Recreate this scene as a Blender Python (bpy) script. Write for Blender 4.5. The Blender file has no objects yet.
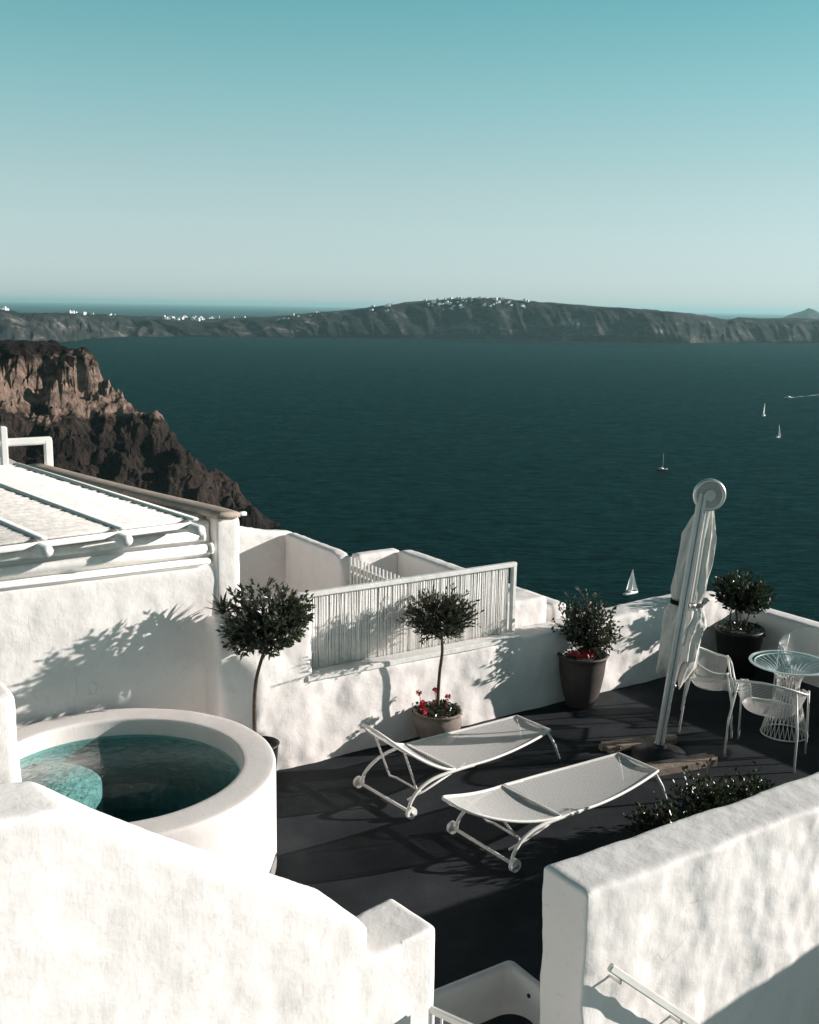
import bpy, bmesh, math, random
from mathutils import Vector, Matrix, noise
import numpy as np
R = math.radians
scene = bpy.context.scene
COL = scene.collection
PI = math.pi

# ------------------------------------------------------------------ frame of the terrace
AX = Vector((.834, .552, 0)).normalized()          # along the long walls
NX = Vector((-.552, .834, 0)).normalized()         # towards the sea
ORG = Vector((-1.14, 9.16, 0))
ANG = math.atan2(AX.y, AX.x)
H = 4.1
SEA = -156.0
def T(s, t, z=0.0):
    v = ORG + AX * s + NX * t
    return Vector((v.x, v.y, z))

# ------------------------------------------------------------------ materials
def nodes_of(name):
    m = bpy.data.materials.new(name); m.use_nodes = True
    nt = m.node_tree; b = nt.nodes['Principled BSDF']
    return m, nt, b
def N(nt, typ, **kw):
    n = nt.nodes.new(typ)
    for k, v in kw.items():
        if k.startswith('_'): setattr(n, k[1:], v)
        else: n.inputs[k.replace('_', ' ')].default_value = v
    return n
def ramp(nt, fac, stops):
    r = nt.nodes.new('ShaderNodeValToRGB')
    el = r.color_ramp.elements
    while len(el) > 1: el.remove(el[-1])
    el[0].position = stops[0][0]; el[0].color = (*stops[0][1], 1)
    for p, c in stops[1:]:
        e = el.new(p); e.color = (*c, 1)
    nt.links.new(fac, r.inputs[0])
    return r.outputs[0]
def simple(name, col, rough=.6, metal=0., var=.12, vscale=6., bump=.15, bscale=40., spec=.5, bdist=.01):
    m, nt, b = nodes_of(name); L = nt.links
    tc = N(nt, 'ShaderNodeTexCoord')
    n1 = N(nt, 'ShaderNodeTexNoise', Scale=vscale, Detail=5.0, Roughness=.6); L.new(tc.outputs['Object'], n1.inputs['Vector'])
    lo = tuple(c * (1 - var) for c in col); hi = tuple(min(1, c * (1 + var)) for c in col)
    L.new(ramp(nt, n1.outputs['Fac'], [(.3, lo), (.7, hi)]), b.inputs['Base Color'])
    b.inputs['Roughness'].default_value = rough; b.inputs['Metallic'].default_value = metal
    b.inputs['Specular IOR Level'].default_value = spec
    if bump > 0:
        n2 = N(nt, 'ShaderNodeTexNoise', Scale=bscale, Detail=4.0); L.new(tc.outputs['Object'], n2.inputs['Vector'])
        bp = N(nt, 'ShaderNodeBump', Strength=bump, Distance=bdist); L.new(n2.outputs['Fac'], bp.inputs['Height'])
        L.new(bp.outputs[0], b.inputs['Normal'])
    return m

def plaster(name='whitewashed_plaster', col=(.84, .795, .765), lump=.6):
    m, nt, b = nodes_of(name); L = nt.links
    g = N(nt, 'ShaderNodeNewGeometry')
    big = N(nt, 'ShaderNodeTexNoise', Scale=1.6, Detail=6.0, Roughness=.62); L.new(g.outputs['Position'], big.inputs['Vector'])
    c1 = ramp(nt, big.outputs['Fac'], [(.25, tuple(c * .86 for c in col)), (.5, col), (.8, tuple(min(.88, c * 1.05) for c in col))])
    sm = N(nt, 'ShaderNodeTexNoise', Scale=23.0, Detail=5.0, Roughness=.7); L.new(g.outputs['Position'], sm.inputs['Vector'])
    c2 = ramp(nt, sm.outputs['Fac'], [(.28, (.80, .77, .74)), (.42, (1, 1, 1))])
    mx = N(nt, 'ShaderNodeMixRGB', _blend_type='MULTIPLY'); mx.inputs[0].default_value = .7
    L.new(c1, mx.inputs[1]); L.new(c2, mx.inputs[2]); L.new(mx.outputs[0], b.inputs['Base Color'])
    b.inputs['Roughness'].default_value = .88; b.inputs['Specular IOR Level'].default_value = .25
    n1 = N(nt, 'ShaderNodeTexNoise', Scale=9.0, Detail=3.0, Roughness=.5); L.new(g.outputs['Position'], n1.inputs['Vector'])
    n2 = N(nt, 'ShaderNodeTexNoise', Scale=60.0, Detail=5.0, Roughness=.65); L.new(g.outputs['Position'], n2.inputs['Vector'])
    mpb = N(nt, 'ShaderNodeMapping'); mpb.inputs['Scale'].default_value = (55, 55, 9); mpb.inputs['Rotation'].default_value = (0, R(18), 0); L.new(g.outputs['Position'], mpb.inputs['Vector'])
    nb = N(nt, 'ShaderNodeTexNoise', Scale=1.0, Detail=3.0, Roughness=.6); L.new(mpb.outputs[0], nb.inputs['Vector'])
    wd = N(nt, 'ShaderNodeTexNoise', Scale=3.0, Detail=3.0); L.new(g.outputs['Position'], wd.inputs['Vector'])
    wm = N(nt, 'ShaderNodeVectorMath', _operation='MULTIPLY_ADD'); L.new(wd.outputs['Color'], wm.inputs[0]); wm.inputs[1].default_value = (.35, .35, .35); L.new(g.outputs['Position'], wm.inputs[2])
    vo = N(nt, 'ShaderNodeTexVoronoi', _feature='DISTANCE_TO_EDGE', Scale=1.3); L.new(wm.outputs[0], vo.inputs['Vector'])
    mk = N(nt, 'ShaderNodeMath', _operation='MULTIPLY_ADD'); L.new(big.outputs['Fac'], mk.inputs[0]); mk.inputs[1].default_value = -.05; mk.inputs[2].default_value = (.0228 if lump > .3 else -.1)
    mm_ = N(nt, 'ShaderNodeMath', _operation='LESS_THAN'); L.new(vo.outputs['Distance'], mm_.inputs[0]); L.new(mk.outputs[0], mm_.inputs[1])
    ck = N(nt, 'ShaderNodeMixRGB', _blend_type='MULTIPLY'); L.new(mm_.outputs[0], ck.inputs[0]); L.new(mx.outputs[0], ck.inputs[1]); ck.inputs[2].default_value = (.86, .84, .82, 1)
    L.new(ck.outputs[0], b.inputs['Base Color'])
    b0 = N(nt, 'ShaderNodeBump', Strength=.22, Distance=.004); L.new(nb.outputs['Fac'], b0.inputs['Height'])
    b1 = N(nt, 'ShaderNodeBump', Strength=lump * .6, Distance=.02); L.new(n1.outputs['Fac'], b1.inputs['Height'])
    b2 = N(nt, 'ShaderNodeBump', Strength=.28, Distance=.003); L.new(n2.outputs['Fac'], b2.inputs['Height'])
    L.new(b0.outputs[0], b1.inputs['Normal']); L.new(b1.outputs[0], b2.inputs['Normal']); L.new(b2.outputs[0], b.inputs['Normal'])
    return m

M = {}
M['plaster'] = plaster()
M['plaster_smooth'] = plaster('smooth_plaster', (.77, .715, .685), .15)
M['metal_white'] = simple('white_painted_metal', (.78, .76, .72), .38, var=.06, bump=.1, bscale=80)
M['alu'] = simple('brushed_aluminium', (.72, .71, .69), .32, metal=.7, var=.08, bump=.05)
M['disc'] = simple('grey_beige_plastic', (.42, .38, .35), .5)
M['mast'] = simple('pale_lacquered_aluminium', (.74, .72, .70), .3, metal=.15, var=.05, bump=.03)
M['fabric'] = simple('parasol_canvas', (.66, .63, .585), .9, var=.08, vscale=8, bump=.35, bscale=260, spec=.1)
M['black'] = simple('black_webbing', (.018, .018, .018), .7)
M['wood_white'] = simple('white_painted_wood', (.76, .74, .71), .65, var=.12, vscale=12, bump=.3, bscale=35)
M['cane'] = simple('whitewashed_cane', (.80, .77, .735), .75, var=.10, vscale=14, bump=.25, bscale=45)
M['cane_grey'] = simple('weathered_cane', (.56, .53, .50), .85, var=.25, vscale=14, bump=.4, bscale=45)
M['coping'] = simple('bare_cement_coping', (.36, .285, .235), .9, var=.25, vscale=5, bump=.4)
M['pot_clay'] = simple('weathered_clay', (.20, .165, .14), .85, var=.25, vscale=7, bump=.3, bscale=30)
M['pot_dark'] = simple('dark_glazed_clay', (.060, .050, .045), .6, var=.3, vscale=5, bump=.2)
M['pot_black'] = simple('black_pot', (.014, .013, .013), .5, var=.3)
M['soil'] = simple('soil', (.035, .026, .018), 1, var=.4, vscale=30, bump=.8, bscale=60)
M['bark'] = simple('bark', (.075, .052, .038), .9, var=.35, vscale=25, bump=.6, bscale=70)
M['petal'] = simple('red_petals', (.52, .02, .035), .6, var=.25, vscale=40, bump=0)
M['blue_tile'] = simple('pool_render', (.42, .48, .47), .7, var=.22, vscale=14, bump=.5, bscale=22, bdist=.03)
M['bench'] = simple('rough_pool_bench', (.37, .44, .43), .8, var=.35, vscale=16, bump=.9, bscale=20, bdist=.05)
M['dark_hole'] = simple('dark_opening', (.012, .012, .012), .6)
M['sail'] = simple('sailcloth', (.82, .81, .78), .8, bump=0)
M['hull_white'] = simple('white_hull', (.75, .75, .73), .4, bump=0)
M['hull_dark'] = simple('dark_hull', (.05, .05, .055), .4, bump=0)
M['bronze'] = simple('bronze_fitting', (.25, .2, .13), .4, metal=.8)
M['steel'] = simple('pool_fitting', (.7, .7, .68), .35, metal=.8)

def leaf_mat(name, a, b_, rough=.45):
    m, nt, b = nodes_of(name); L = nt.links
    g = N(nt, 'ShaderNodeNewGeometry')
    L.new(ramp(nt, g.outputs['Random Per Island'], [(0, a), (.6, tuple((p + q) / 2 for p, q in zip(a, b_))), (1, b_)]), b.inputs['Base Color'])
    b.inputs['Roughness'].default_value = rough
    tr = N(nt, 'ShaderNodeBsdfTranslucent'); tr.inputs['Color'].default_value = (b_[0] * 1.1, b_[1] * 1.3, b_[2] * .7, 1)
    mx = N(nt, 'ShaderNodeMixShader'); mx.inputs[0].default_value = .15
    out = nt.nodes['Material Output']
    L.new(b.outputs[0], mx.inputs[1]); L.new(tr.outputs[0], mx.inputs[2]); L.new(mx.outputs[0], out.inputs['Surface'])
    return m
M['leaf_olive'] = leaf_mat('olive_leaf', (.022, .028, .020), (.075, .083, .062))
M['leaf_broad'] = leaf_mat('broad_leaf', (.014, .020, .015), (.095, .105, .080), .33)
M['leaf_dark'] = leaf_mat('dark_glossy_leaf', (.010, .018, .011), (.045, .058, .036), .3)

# terrace floor: dark polished cement with wear and faint casting lines
def floor_mat():
    m, nt, b = nodes_of('dark_cement'); L = nt.links
    g = N(nt, 'ShaderNodeNewGeometry')
    n1 = N(nt, 'ShaderNodeTexNoise', Scale=1.1, Detail=8.0, Roughness=.65, Distortion=.3); L.new(g.outputs['Position'], n1.inputs['Vector'])
    c = ramp(nt, n1.outputs['Fac'], [(.28, (.013, .0155, .018)), (.5, (.025, .029, .033)), (.75, (.052, .057, .062))])
    sm = N(nt, 'ShaderNodeTexNoise', Scale=45.0, Detail=6.0, Roughness=.75); L.new(g.outputs['Position'], sm.inputs['Vector'])
    c2 = ramp(nt, sm.outputs['Fac'], [(.3, (.72, .72, .72)), (.6, (1, 1, 1)), (.74, (1.5, 1.5, 1.5))])
    mx = N(nt, 'ShaderNodeMixRGB', _blend_type='MULTIPLY'); mx.inputs[0].default_value = 1
    L.new(c, mx.inputs[1]); L.new(c2, mx.inputs[2]); L.new(mx.outputs[0], b.inputs['Base Color'])
    b.inputs['Roughness'].default_value = .8; b.inputs['Specular IOR Level'].default_value = .15
    bp = N(nt, 'ShaderNodeBump', Strength=.35, Distance=.004); L.new(sm.outputs['Fac'], bp.inputs['Height']); L.new(bp.outputs[0], b.inputs['Normal'])
    return m
M['floor'] = floor_mat()

# perforated sheet metal / wire mesh: real see-through holes by transparency
def mesh_mat(name, col, pitch, hole, uaxis=('UV')):
    m, nt, b = nodes_of(name); L = nt.links
    b.inputs['Base Color'].default_value = (*col, 1); b.inputs['Roughness'].default_value = .4
    uv = N(nt, 'ShaderNodeUVMap')
    sep = N(nt, 'ShaderNodeSeparateXYZ'); L.new(uv.outputs[0], sep.inputs[0])
    def cell(sock, shift=None):
        a = N(nt, 'ShaderNodeMath', _operation='DIVIDE'); L.new(sock, a.inputs[0]); a.inputs[1].default_value = pitch
        f = N(nt, 'ShaderNodeMath', _operation='ADD'); L.new(a.outputs[0], f.inputs[0]); f.inputs[1].default_value = 0
        if shift is not None: L.new(shift, f.inputs[1])
        p = N(nt, 'ShaderNodeMath', _operation='FRACT'); L.new(f.outputs[0], p.inputs[0])
        q = N(nt, 'ShaderNodeMath', _operation='SUBTRACT'); L.new(p.outputs[0], q.inputs[0]); q.inputs[1].default_value = .5
        return q.outputs[0], a.outputs[0]
    v, va = cell(sep.outputs[1])
    fl = N(nt, 'ShaderNodeMath', _operation='FLOOR'); L.new(va, fl.inputs[0])
    hf = N(nt, 'ShaderNodeMath', _operation='MULTIPLY'); L.new(fl.outputs[0], hf.inputs[0]); hf.inputs[1].default_value = .5
    u, _ = cell(sep.outputs[0], hf.outputs[0])
    cb = N(nt, 'ShaderNodeCombineXYZ'); L.new(u, cb.inputs[0]); L.new(v, cb.inputs[1])
    ln = N(nt, 'ShaderNodeVectorMath', _operation='LENGTH'); L.new(cb.outputs[0], ln.inputs[0])
    lt = N(nt, 'ShaderNodeMath', _operation='GREATER_THAN'); L.new(ln.outputs['Value'], lt.inputs[0]); lt.inputs[1].default_value = hole
    tr = N(nt, 'ShaderNodeBsdfTransparent')
    mx = N(nt, 'ShaderNodeMixShader')
    L.new(lt.outputs[0], mx.inputs[0]); L.new(tr.outputs[0], mx.inputs[1]); L.new(b.outputs[0], mx.inputs[2])
    L.new(mx.outputs[0], nt.nodes['Material Output'].inputs['Surface'])
    return m
M['perf'] = mesh_mat('perforated_metal', (.80, .77, .74), .0155, .31)
M['wiremesh'] = mesh_mat('fine_wire_mesh', (.80, .77, .73), .012, .42)

def glass_mat(name, tint, reflect=1.0):
    m, nt, b = nodes_of(name); L = nt.links
    nt.nodes.remove(b)
    tr = N(nt, 'ShaderNodeBsdfTransparent'); tr.inputs[0].default_value = (*tint, 1)
    gl = N(nt, 'ShaderNodeBsdfGlossy'); gl.inputs['Roughness'].default_value = .02
    fr = N(nt, 'ShaderNodeFresnel', IOR=1.45)
    gb = N(nt, 'ShaderNodeNewGeometry'); iv = N(nt, 'ShaderNodeMath', _operation='SUBTRACT'); iv.inputs[0].default_value = 1; L.new(gb.outputs['Backfacing'], iv.inputs[1])
    f0 = N(nt, 'ShaderNodeMath', _operation='MULTIPLY'); L.new(fr.outputs[0], f0.inputs[0]); f0.inputs[1].default_value = reflect
    ff = N(nt, 'ShaderNodeMath', _operation='MULTIPLY'); L.new(f0.outputs[0], ff.inputs[0]); L.new(iv.outputs[0], ff.inputs[1])
    mx = N(nt, 'ShaderNodeMixShader'); L.new(ff.outputs[0], mx.inputs[0]); L.new(tr.outputs[0], mx.inputs[1]); L.new(gl.outputs[0], mx.inputs[2])
    L.new(mx.outputs[0], nt.nodes['Material Output'].inputs['Surface'])
    return m, nt, mx, gl, fr
M['glass'] = glass_mat('table_glass', (.90, .95, .95), .6)[0]
def frosted():
    m, nt, b = nodes_of('frosted_glass_edge'); L = nt.links
    b.inputs['Base Color'].default_value = (.66, .74, .73, 1); b.inputs['Roughness'].default_value = .3
    tr = N(nt, 'ShaderNodeBsdfTransparent'); mx = N(nt, 'ShaderNodeMixShader'); mx.inputs[0].default_value = .6
    L.new(tr.outputs[0], mx.inputs[1]); L.new(b.outputs[0], mx.inputs[2]); L.new(mx.outputs[0], nt.nodes['Material Output'].inputs['Surface'])
    return m
M['frost'] = frosted()
def pool_water():
    m, nt, mx, gl, fr = glass_mat('pool_water', (.60, .82, .81), .6); L = nt.links
    fr.inputs[0].default_value = 1.33
    g = N(nt, 'ShaderNodeNewGeometry')
    n = N(nt, 'ShaderNodeTexNoise', Scale=11.0, Detail=5.0, Distortion=.6); L.new(g.outputs['Position'], n.inputs['Vector'])
    bp = N(nt, 'ShaderNodeBump', Strength=.9, Distance=.016); L.new(n.outputs['Fac'], bp.inputs['Height'])
    L.new(bp.outputs[0], gl.inputs['Normal']); L.new(bp.outputs[0], fr.inputs['Normal'])
    va = N(nt, 'ShaderNodeVolumeAbsorption', Density=.9); va.inputs['Color'].default_value = (.34, .55, .54, 1)
    L.new(va.outputs[0], nt.nodes['Material Output'].inputs['Volume'])
    return m
M['pool_water'] = pool_water()

def sea_mat():
    m, nt, b = nodes_of('sea_water'); L = nt.links
    g = N(nt, 'ShaderNodeNewGeometry')
    mp = N(nt, 'ShaderNodeMapping'); mp.inputs['Scale'].default_value = (.6, 1.6, 1); mp.inputs['Rotation'].default_value = (0, 0, R(-14))
    L.new(g.outputs['Position'], mp.inputs['Vector'])
    big = N(nt, 'ShaderNodeTexNoise', Scale=.0022, Detail=7.0, Roughness=.6, Distortion=.4); L.new(mp.outputs[0], big.inputs['Vector'])
    b.inputs['IOR'].default_value = 1.33
    wv = N(nt, 'ShaderNodeTexNoise', Scale=.10, Detail=8.0, Roughness=.72, Distortion=.25); L.new(mp.outputs[0], wv.inputs['Vector'])
    ca = ramp(nt, big.outputs['Fac'], [(.3, (.0002, .0038, .0042)), (.7, (.0004, .0078, .0084))])
    cw = ramp(nt, wv.outputs['Fac'], [(.34, (.6, .65, .66)), (.5, (1, 1, 1)), (.66, (1.7, 1.5, 1.5))])
    cm = N(nt, 'ShaderNodeMixRGB', _blend_type='MULTIPLY'); cm.inputs[0].default_value = 1; L.new(ca, cm.inputs[1]); L.new(cw, cm.inputs[2])
    L.new(cm.outputs[0], b.inputs['Base Color'])
    mr = N(nt, 'ShaderNodeMapRange'); L.new(big.outputs['Fac'], mr.inputs[0]); mr.inputs[1].default_value = .3; mr.inputs[2].default_value = .7
    mr.inputs[3].default_value = .26; mr.inputs[4].default_value = .42
    L.new(mr.outputs[0], b.inputs['Roughness']); b.inputs['Specular IOR Level'].default_value = .15
    w1 = N(nt, 'ShaderNodeTexNoise', Scale=.16, Detail=6.0, Roughness=.68, Distortion=.3); L.new(mp.outputs[0], w1.inputs['Vector'])
    w2 = N(nt, 'ShaderNodeTexNoise', Scale=.022, Detail=4.0, Roughness=.6); L.new(mp.outputs[0], w2.inputs['Vector'])
    b1 = N(nt, 'ShaderNodeBump', Strength=1.0, Distance=2.4); L.new(w1.outputs['Fac'], b1.inputs['Height'])
    b2 = N(nt, 'ShaderNodeBump', Strength=.6, Distance=4.0); L.new(w2.outputs['Fac'], b2.inputs['Height']); L.new(b1.outputs[0], b2.inputs['Normal'])
    L.new(b2.outputs[0], b.inputs['Normal'])
    b.inputs['Specular IOR Level'].default_value = 0; b.inputs['IOR'].default_value = 1.0001
    gl = N(nt, 'ShaderNodeBsdfGlossy'); gl.inputs['Color'].default_value = (.26, .84, .86, 1); L.new(mr.outputs[0], gl.inputs['Roughness']); L.new(b2.outputs[0], gl.inputs['Normal'])
    fr = N(nt, 'ShaderNodeFresnel', IOR=1.33); L.new(b2.outputs[0], fr.inputs['Normal'])
    fp = N(nt, 'ShaderNodeMath', _operation='POWER'); L.new(fr.outputs[0], fp.inputs[0]); fp.inputs[1].default_value = 2.0
    f2 = N(nt, 'ShaderNodeMath', _operation='MULTIPLY'); L.new(fp.outputs[0], f2.inputs[0]); f2.inputs[1].default_value = .30
    wr = N(nt, 'ShaderNodeMapRange'); L.new(wv.outputs['Fac'], wr.inputs[0]); wr.inputs[1].default_value = .36; wr.inputs[2].default_value = .64; wr.inputs[3].default_value = .20; wr.inputs[4].default_value = .54
    L.new(wr.outputs[0], f2.inputs[1])
    mx = N(nt, 'ShaderNodeMixShader'); L.new(f2.outputs[0], mx.inputs[0]); L.new(b.outputs[0], mx.inputs[1]); L.new(gl.outputs[0], mx.inputs[2])
    L.new(mx.outputs[0], nt.nodes['Material Output'].inputs['Surface'])
    return m
M['sea'] = sea_mat()

def cliff_mat():
    m, nt, b = nodes_of('volcanic_cliff'); L = nt.links
    g = N(nt, 'ShaderNodeNewGeometry')
    sep = N(nt, 'ShaderNodeSeparateXYZ'); L.new(g.outputs['Position'], sep.inputs[0])
    n1 = N(nt, 'ShaderNodeTexNoise', Scale=.035, Detail=7.0, Roughness=.6); L.new(g.outputs['Position'], n1.inputs['Vector'])
    mm = N(nt, 'ShaderNodeMath', _operation='MULTIPLY_ADD'); L.new(n1.outputs['Fac'], mm.inputs[0]); mm.inputs[1].default_value = 56; L.new(sep.outputs[2], mm.inputs[2])
    mr = N(nt, 'ShaderNodeMapRange'); L.new(mm.outputs[0], mr.inputs[0]); mr.inputs[1].default_value = SEA + 28; mr.inputs[2].default_value = 4
    d1, d2, tan, pk = (.018, .013, .0115), (.052, .037, .030), (.31, .215, .17), (.20, .14, .11)
    c = ramp(nt, mr.outputs[0], [(0, d1), (.2, d2), (.45, d1), (.58, d2), (.62, d1), (.665, tan), (.70, pk), (.725, tan), (.76, pk), (.79, tan), (.835, d2), (.86, pk), (.895, d2), (.92, d1), (1, d1)])
    n2 = N(nt, 'ShaderNodeTexNoise', Scale=.16, Detail=8.0, Roughness=.72); L.new(g.outputs['Position'], n2.inputs['Vector'])
    c2 = ramp(nt, n2.outputs['Fac'], [(.36, (.28, .27, .27)), (.48, (.9, .9, .9)), (.60, (1.0, .97, .94)), (.70, (2.4, 2.25, 2.1))])
    mx = N(nt, 'ShaderNodeMixRGB', _blend_type='MULTIPLY'); mx.inputs[0].default_value = 1
    L.new(c, mx.inputs[1]); L.new(c2, mx.inputs[2]); L.new(mx.outputs[0], b.inputs['Base Color'])
    b.inputs['Roughness'].default_value = .95; b.inputs['Specular IOR Level'].default_value = .15
    n3 = N(nt, 'ShaderNodeTexNoise', Scale=.3, Detail=8.0, Roughness=.7); L.new(g.outputs['Position'], n3.inputs['Vector'])
    bp = N(nt, 'ShaderNodeBump', Strength=1.0, Distance=3.0); L.new(n3.outputs['Fac'], bp.inputs['Height']); L.new(bp.outputs[0], b.inputs['Normal'])
    return m
M['cliff'] = cliff_mat()
def island_mat():
    m, nt, b = nodes_of('island_rock'); L = nt.links
    g = N(nt, 'ShaderNodeNewGeometry')
    mp = N(nt, 'ShaderNodeMapping'); mp.inputs['Scale'].default_value = (1, 1, 2.2); L.new(g.outputs['Position'], mp.inputs['Vector'])
    n1 = N(nt, 'ShaderNodeTexNoise', Scale=.0052, Detail=10.0, Roughness=.74, Distortion=.5); L.new(mp.outputs[0], n1.inputs['Vector'])
    c = ramp(nt, n1.outputs['Fac'], [(.38, (.012, .016, .0155)), (.52, (.026, .029, .028)), (.58, (.075, .070, .066)), (.68, (.27, .24, .225))])
    L.new(c, b.inputs['Base Color']); b.inputs['Roughness'].default_value = 1; b.inputs['Specular IOR Level'].default_value = .1
    return m
M['island'] = island_mat()

# ------------------------------------------------------------------ mesh helpers
def link(name, bm, mat, parent=None, smooth=True, uv=False):
    me = bpy.data.meshes.new(name)
    bm.normal_update(); bm.to_mesh(me); bm.free()
    if smooth:
        for p in me.polygons: p.use_smooth = True
    o = bpy.data.objects.new(name, me); COL.objects.link(o)
    if mat is not None: me.materials.append(mat)
    if parent is not None: o.parent = parent
    return o
def tag(o, label=None, cat=None, group=None, kind=None):
    if label: o['label'] = label
    if cat: o['category'] = cat
    if group: o['group'] = group
    if kind: o['kind'] = kind
    return o
def empty(name, loc=(0, 0, 0), rz=0.):
    o = bpy.data.objects.new(name, None); COL.objects.link(o)
    o.location = loc; o.rotation_euler = (0, 0, rz); o.empty_display_size = .1
    return o
def copy_tree(o, parent=None):
    c = o.copy(); COL.objects.link(c); c.parent = parent
    for ch in list(o.children): copy_tree(ch, c)
    return c
def sharp(o, ang=35):
    o.data.set_sharp_from_angle(angle=R(ang)); return o

def add_box(bm, c, s, rot=None):
    M4 = Matrix.Translation(Vector(c)) @ (rot.to_4x4() if rot else Matrix.Identity(4)) @ Matrix.Diagonal((*s, 1))
    return bmesh.ops.create_cube(bm, size=1, matrix=M4)['verts']
def add_tube(bm, pts, r, seg=8, closed=False, cap=True):
    pts = [Vector(p) for p in pts]; n = len(pts)
    rr = r if isinstance(r, (list, tuple)) else [r] * n
    rings = []; up = None
    for i, p in enumerate(pts):
        a = pts[i - 1] if (i > 0 or closed) else p
        b = pts[(i + 1) % n] if (i < n - 1 or closed) else p
        t = (b - a).normalized()
        if up is None:
            up = Vector((0, 0, 1)) if abs(t.z) < .9 else Vector((1, 0, 0))
        x = t.cross(up).normalized(); y = x.cross(t).normalized(); up = y
        rings.append([bm.verts.new(p + (x * math.cos(2 * PI * k / seg) + y * math.sin(2 * PI * k / seg)) * rr[i]) for k in range(seg)])
    m = n if closed else n - 1
    for i in range(m):
        A, B = rings[i], rings[(i + 1) % n]
        for k in range(seg): bm.faces.new((A[k], A[(k + 1) % seg], B[(k + 1) % seg], B[k]))
    if cap and not closed:
        bm.faces.new(rings[0][::-1]); bm.faces.new(rings[-1])
def add_lathe(bm, prof, seg=48, c=(0, 0, 0)):
    rings = []
    for r, z in prof:
        if r < 1e-5: rings.append([bm.verts.new((c[0], c[1], c[2] + z))])
        else: rings.append([bm.verts.new((c[0] + r * math.cos(2 * PI * k / seg), c[1] + r * math.sin(2 * PI * k / seg), c[2] + z)) for k in range(seg)])
    for A, B in zip(rings, rings[1:]):
        for k in range(seg):
            a0, a1 = A[k % len(A)], A[(k + 1) % len(A)]; b0, b1 = B[k % len(B)], B[(k + 1) % len(B)]
            vs = []
            for v in (a0, a1, b1, b0):
                if v not in vs: vs.append(v)
            if len(vs) > 2: bm.faces.new(vs)
def add_prism(bm, poly, t0, t1, axis='st'):
    """poly: list of (s,z); extruded from t0 to t1 in the local frame x=s, y=t, z=z"""
    A = [bm.verts.new((s, t0, z)) for s, z in poly]; B = [bm.verts.new((s, t1, z)) for s, z in poly]
    n = len(poly)
    bm.faces.new(A); bm.faces.new(B[::-1])
    for i in range(n): bm.faces.new((A[i], B[i], B[(i + 1) % n], A[(i + 1) % n]))
    bmesh.ops.recalc_face_normals(bm, faces=bm.faces)
def smooth_path(pts, sub=6):
    P = [Vector(p) for p in pts]; out = []
    for i in range(len(P) - 1):
        p0 = P[max(i - 1, 0)]; p1 = P[i]; p2 = P[i + 1]; p3 = P[min(i + 2, len(P) - 1)]
        for k in range(sub):
            t = k / sub
            out.append(.5 * ((2 * p1) + (p2 - p0) * t + (2 * p0 - 5 * p1 + 4 * p2 - p3) * t * t + (3 * p1 - p0 - 3 * p2 + p3) * t ** 3))
    out.append(P[-1]); return out

TEX = {}
def clouds(size, depth=2):
    k = (size, depth)
    if k not in TEX:
        t = bpy.data.textures.new('lumps', 'CLOUDS'); t.noise_scale = size; t.noise_depth = depth; TEX[k] = t
    return TEX[k]
def plasterize(o, voxel=.035, smooth_it=6, d1=.03, g1=.45, d2=.012, g2=.12, axis=None):
    m = o.modifiers.new('remesh', 'REMESH'); m.mode = 'VOXEL'; m.voxel_size = voxel; m.use_smooth_shade = True
    if smooth_it: m = o.modifiers.new('soften', 'SMOOTH'); m.iterations = smooth_it; m.factor = .5
    for d, s in ((d1, g1), (d2, g2)):
        if d > 0:
            m = o.modifiers.new('lumps', 'DISPLACE'); m.texture = clouds(s); m.texture_coords = 'GLOBAL'; m.strength = d; m.mid_level = .5
            if axis and d == d1: m.direction = axis
    return o
def wall(name, poly, t0, t1, label, cat='wall', mat='plaster', parent=None, **kw):
    """a plaster wall: profile in (s,z), thickness in t, terrace frame"""
    bm = bmesh.new(); add_prism(bm, poly, t0, t1)
    o = link(name, bm, M[mat], parent)
    if parent is None: o.location = ORG; o.rotation_euler = (0, 0, ANG)
    plasterize(o, **kw)
    if label: tag(o, label, cat)
    return o
def cross_wall(name, poly, s0, s1, label, cat='wall', parent=None, **kw):
    """profile in (t,z), thickness in s"""
    bm = bmesh.new()
    A = [bm.verts.new((s0, t, z)) for t, z in poly]; B = [bm.verts.new((s1, t, z)) for t, z in poly]; n = len(poly)
    bm.faces.new(A); bm.faces.new(B[::-1])
    for i in range(n): bm.faces.new((A[i], B[i], B[(i + 1) % n], A[(i + 1) % n]))
    bmesh.ops.recalc_face_normals(bm, faces=bm.faces)
    o = link(name, bm, M['plaster'], parent)
    if parent is None: o.location = ORG; o.rotation_euler = (0, 0, ANG)
    plasterize(o, **kw)
    if label: tag(o, label, cat)
    return o
def rect(s0, s1, z0, z1): return [(s0, z0), (s1, z0), (s1, z1), (s0, z1)]

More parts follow.
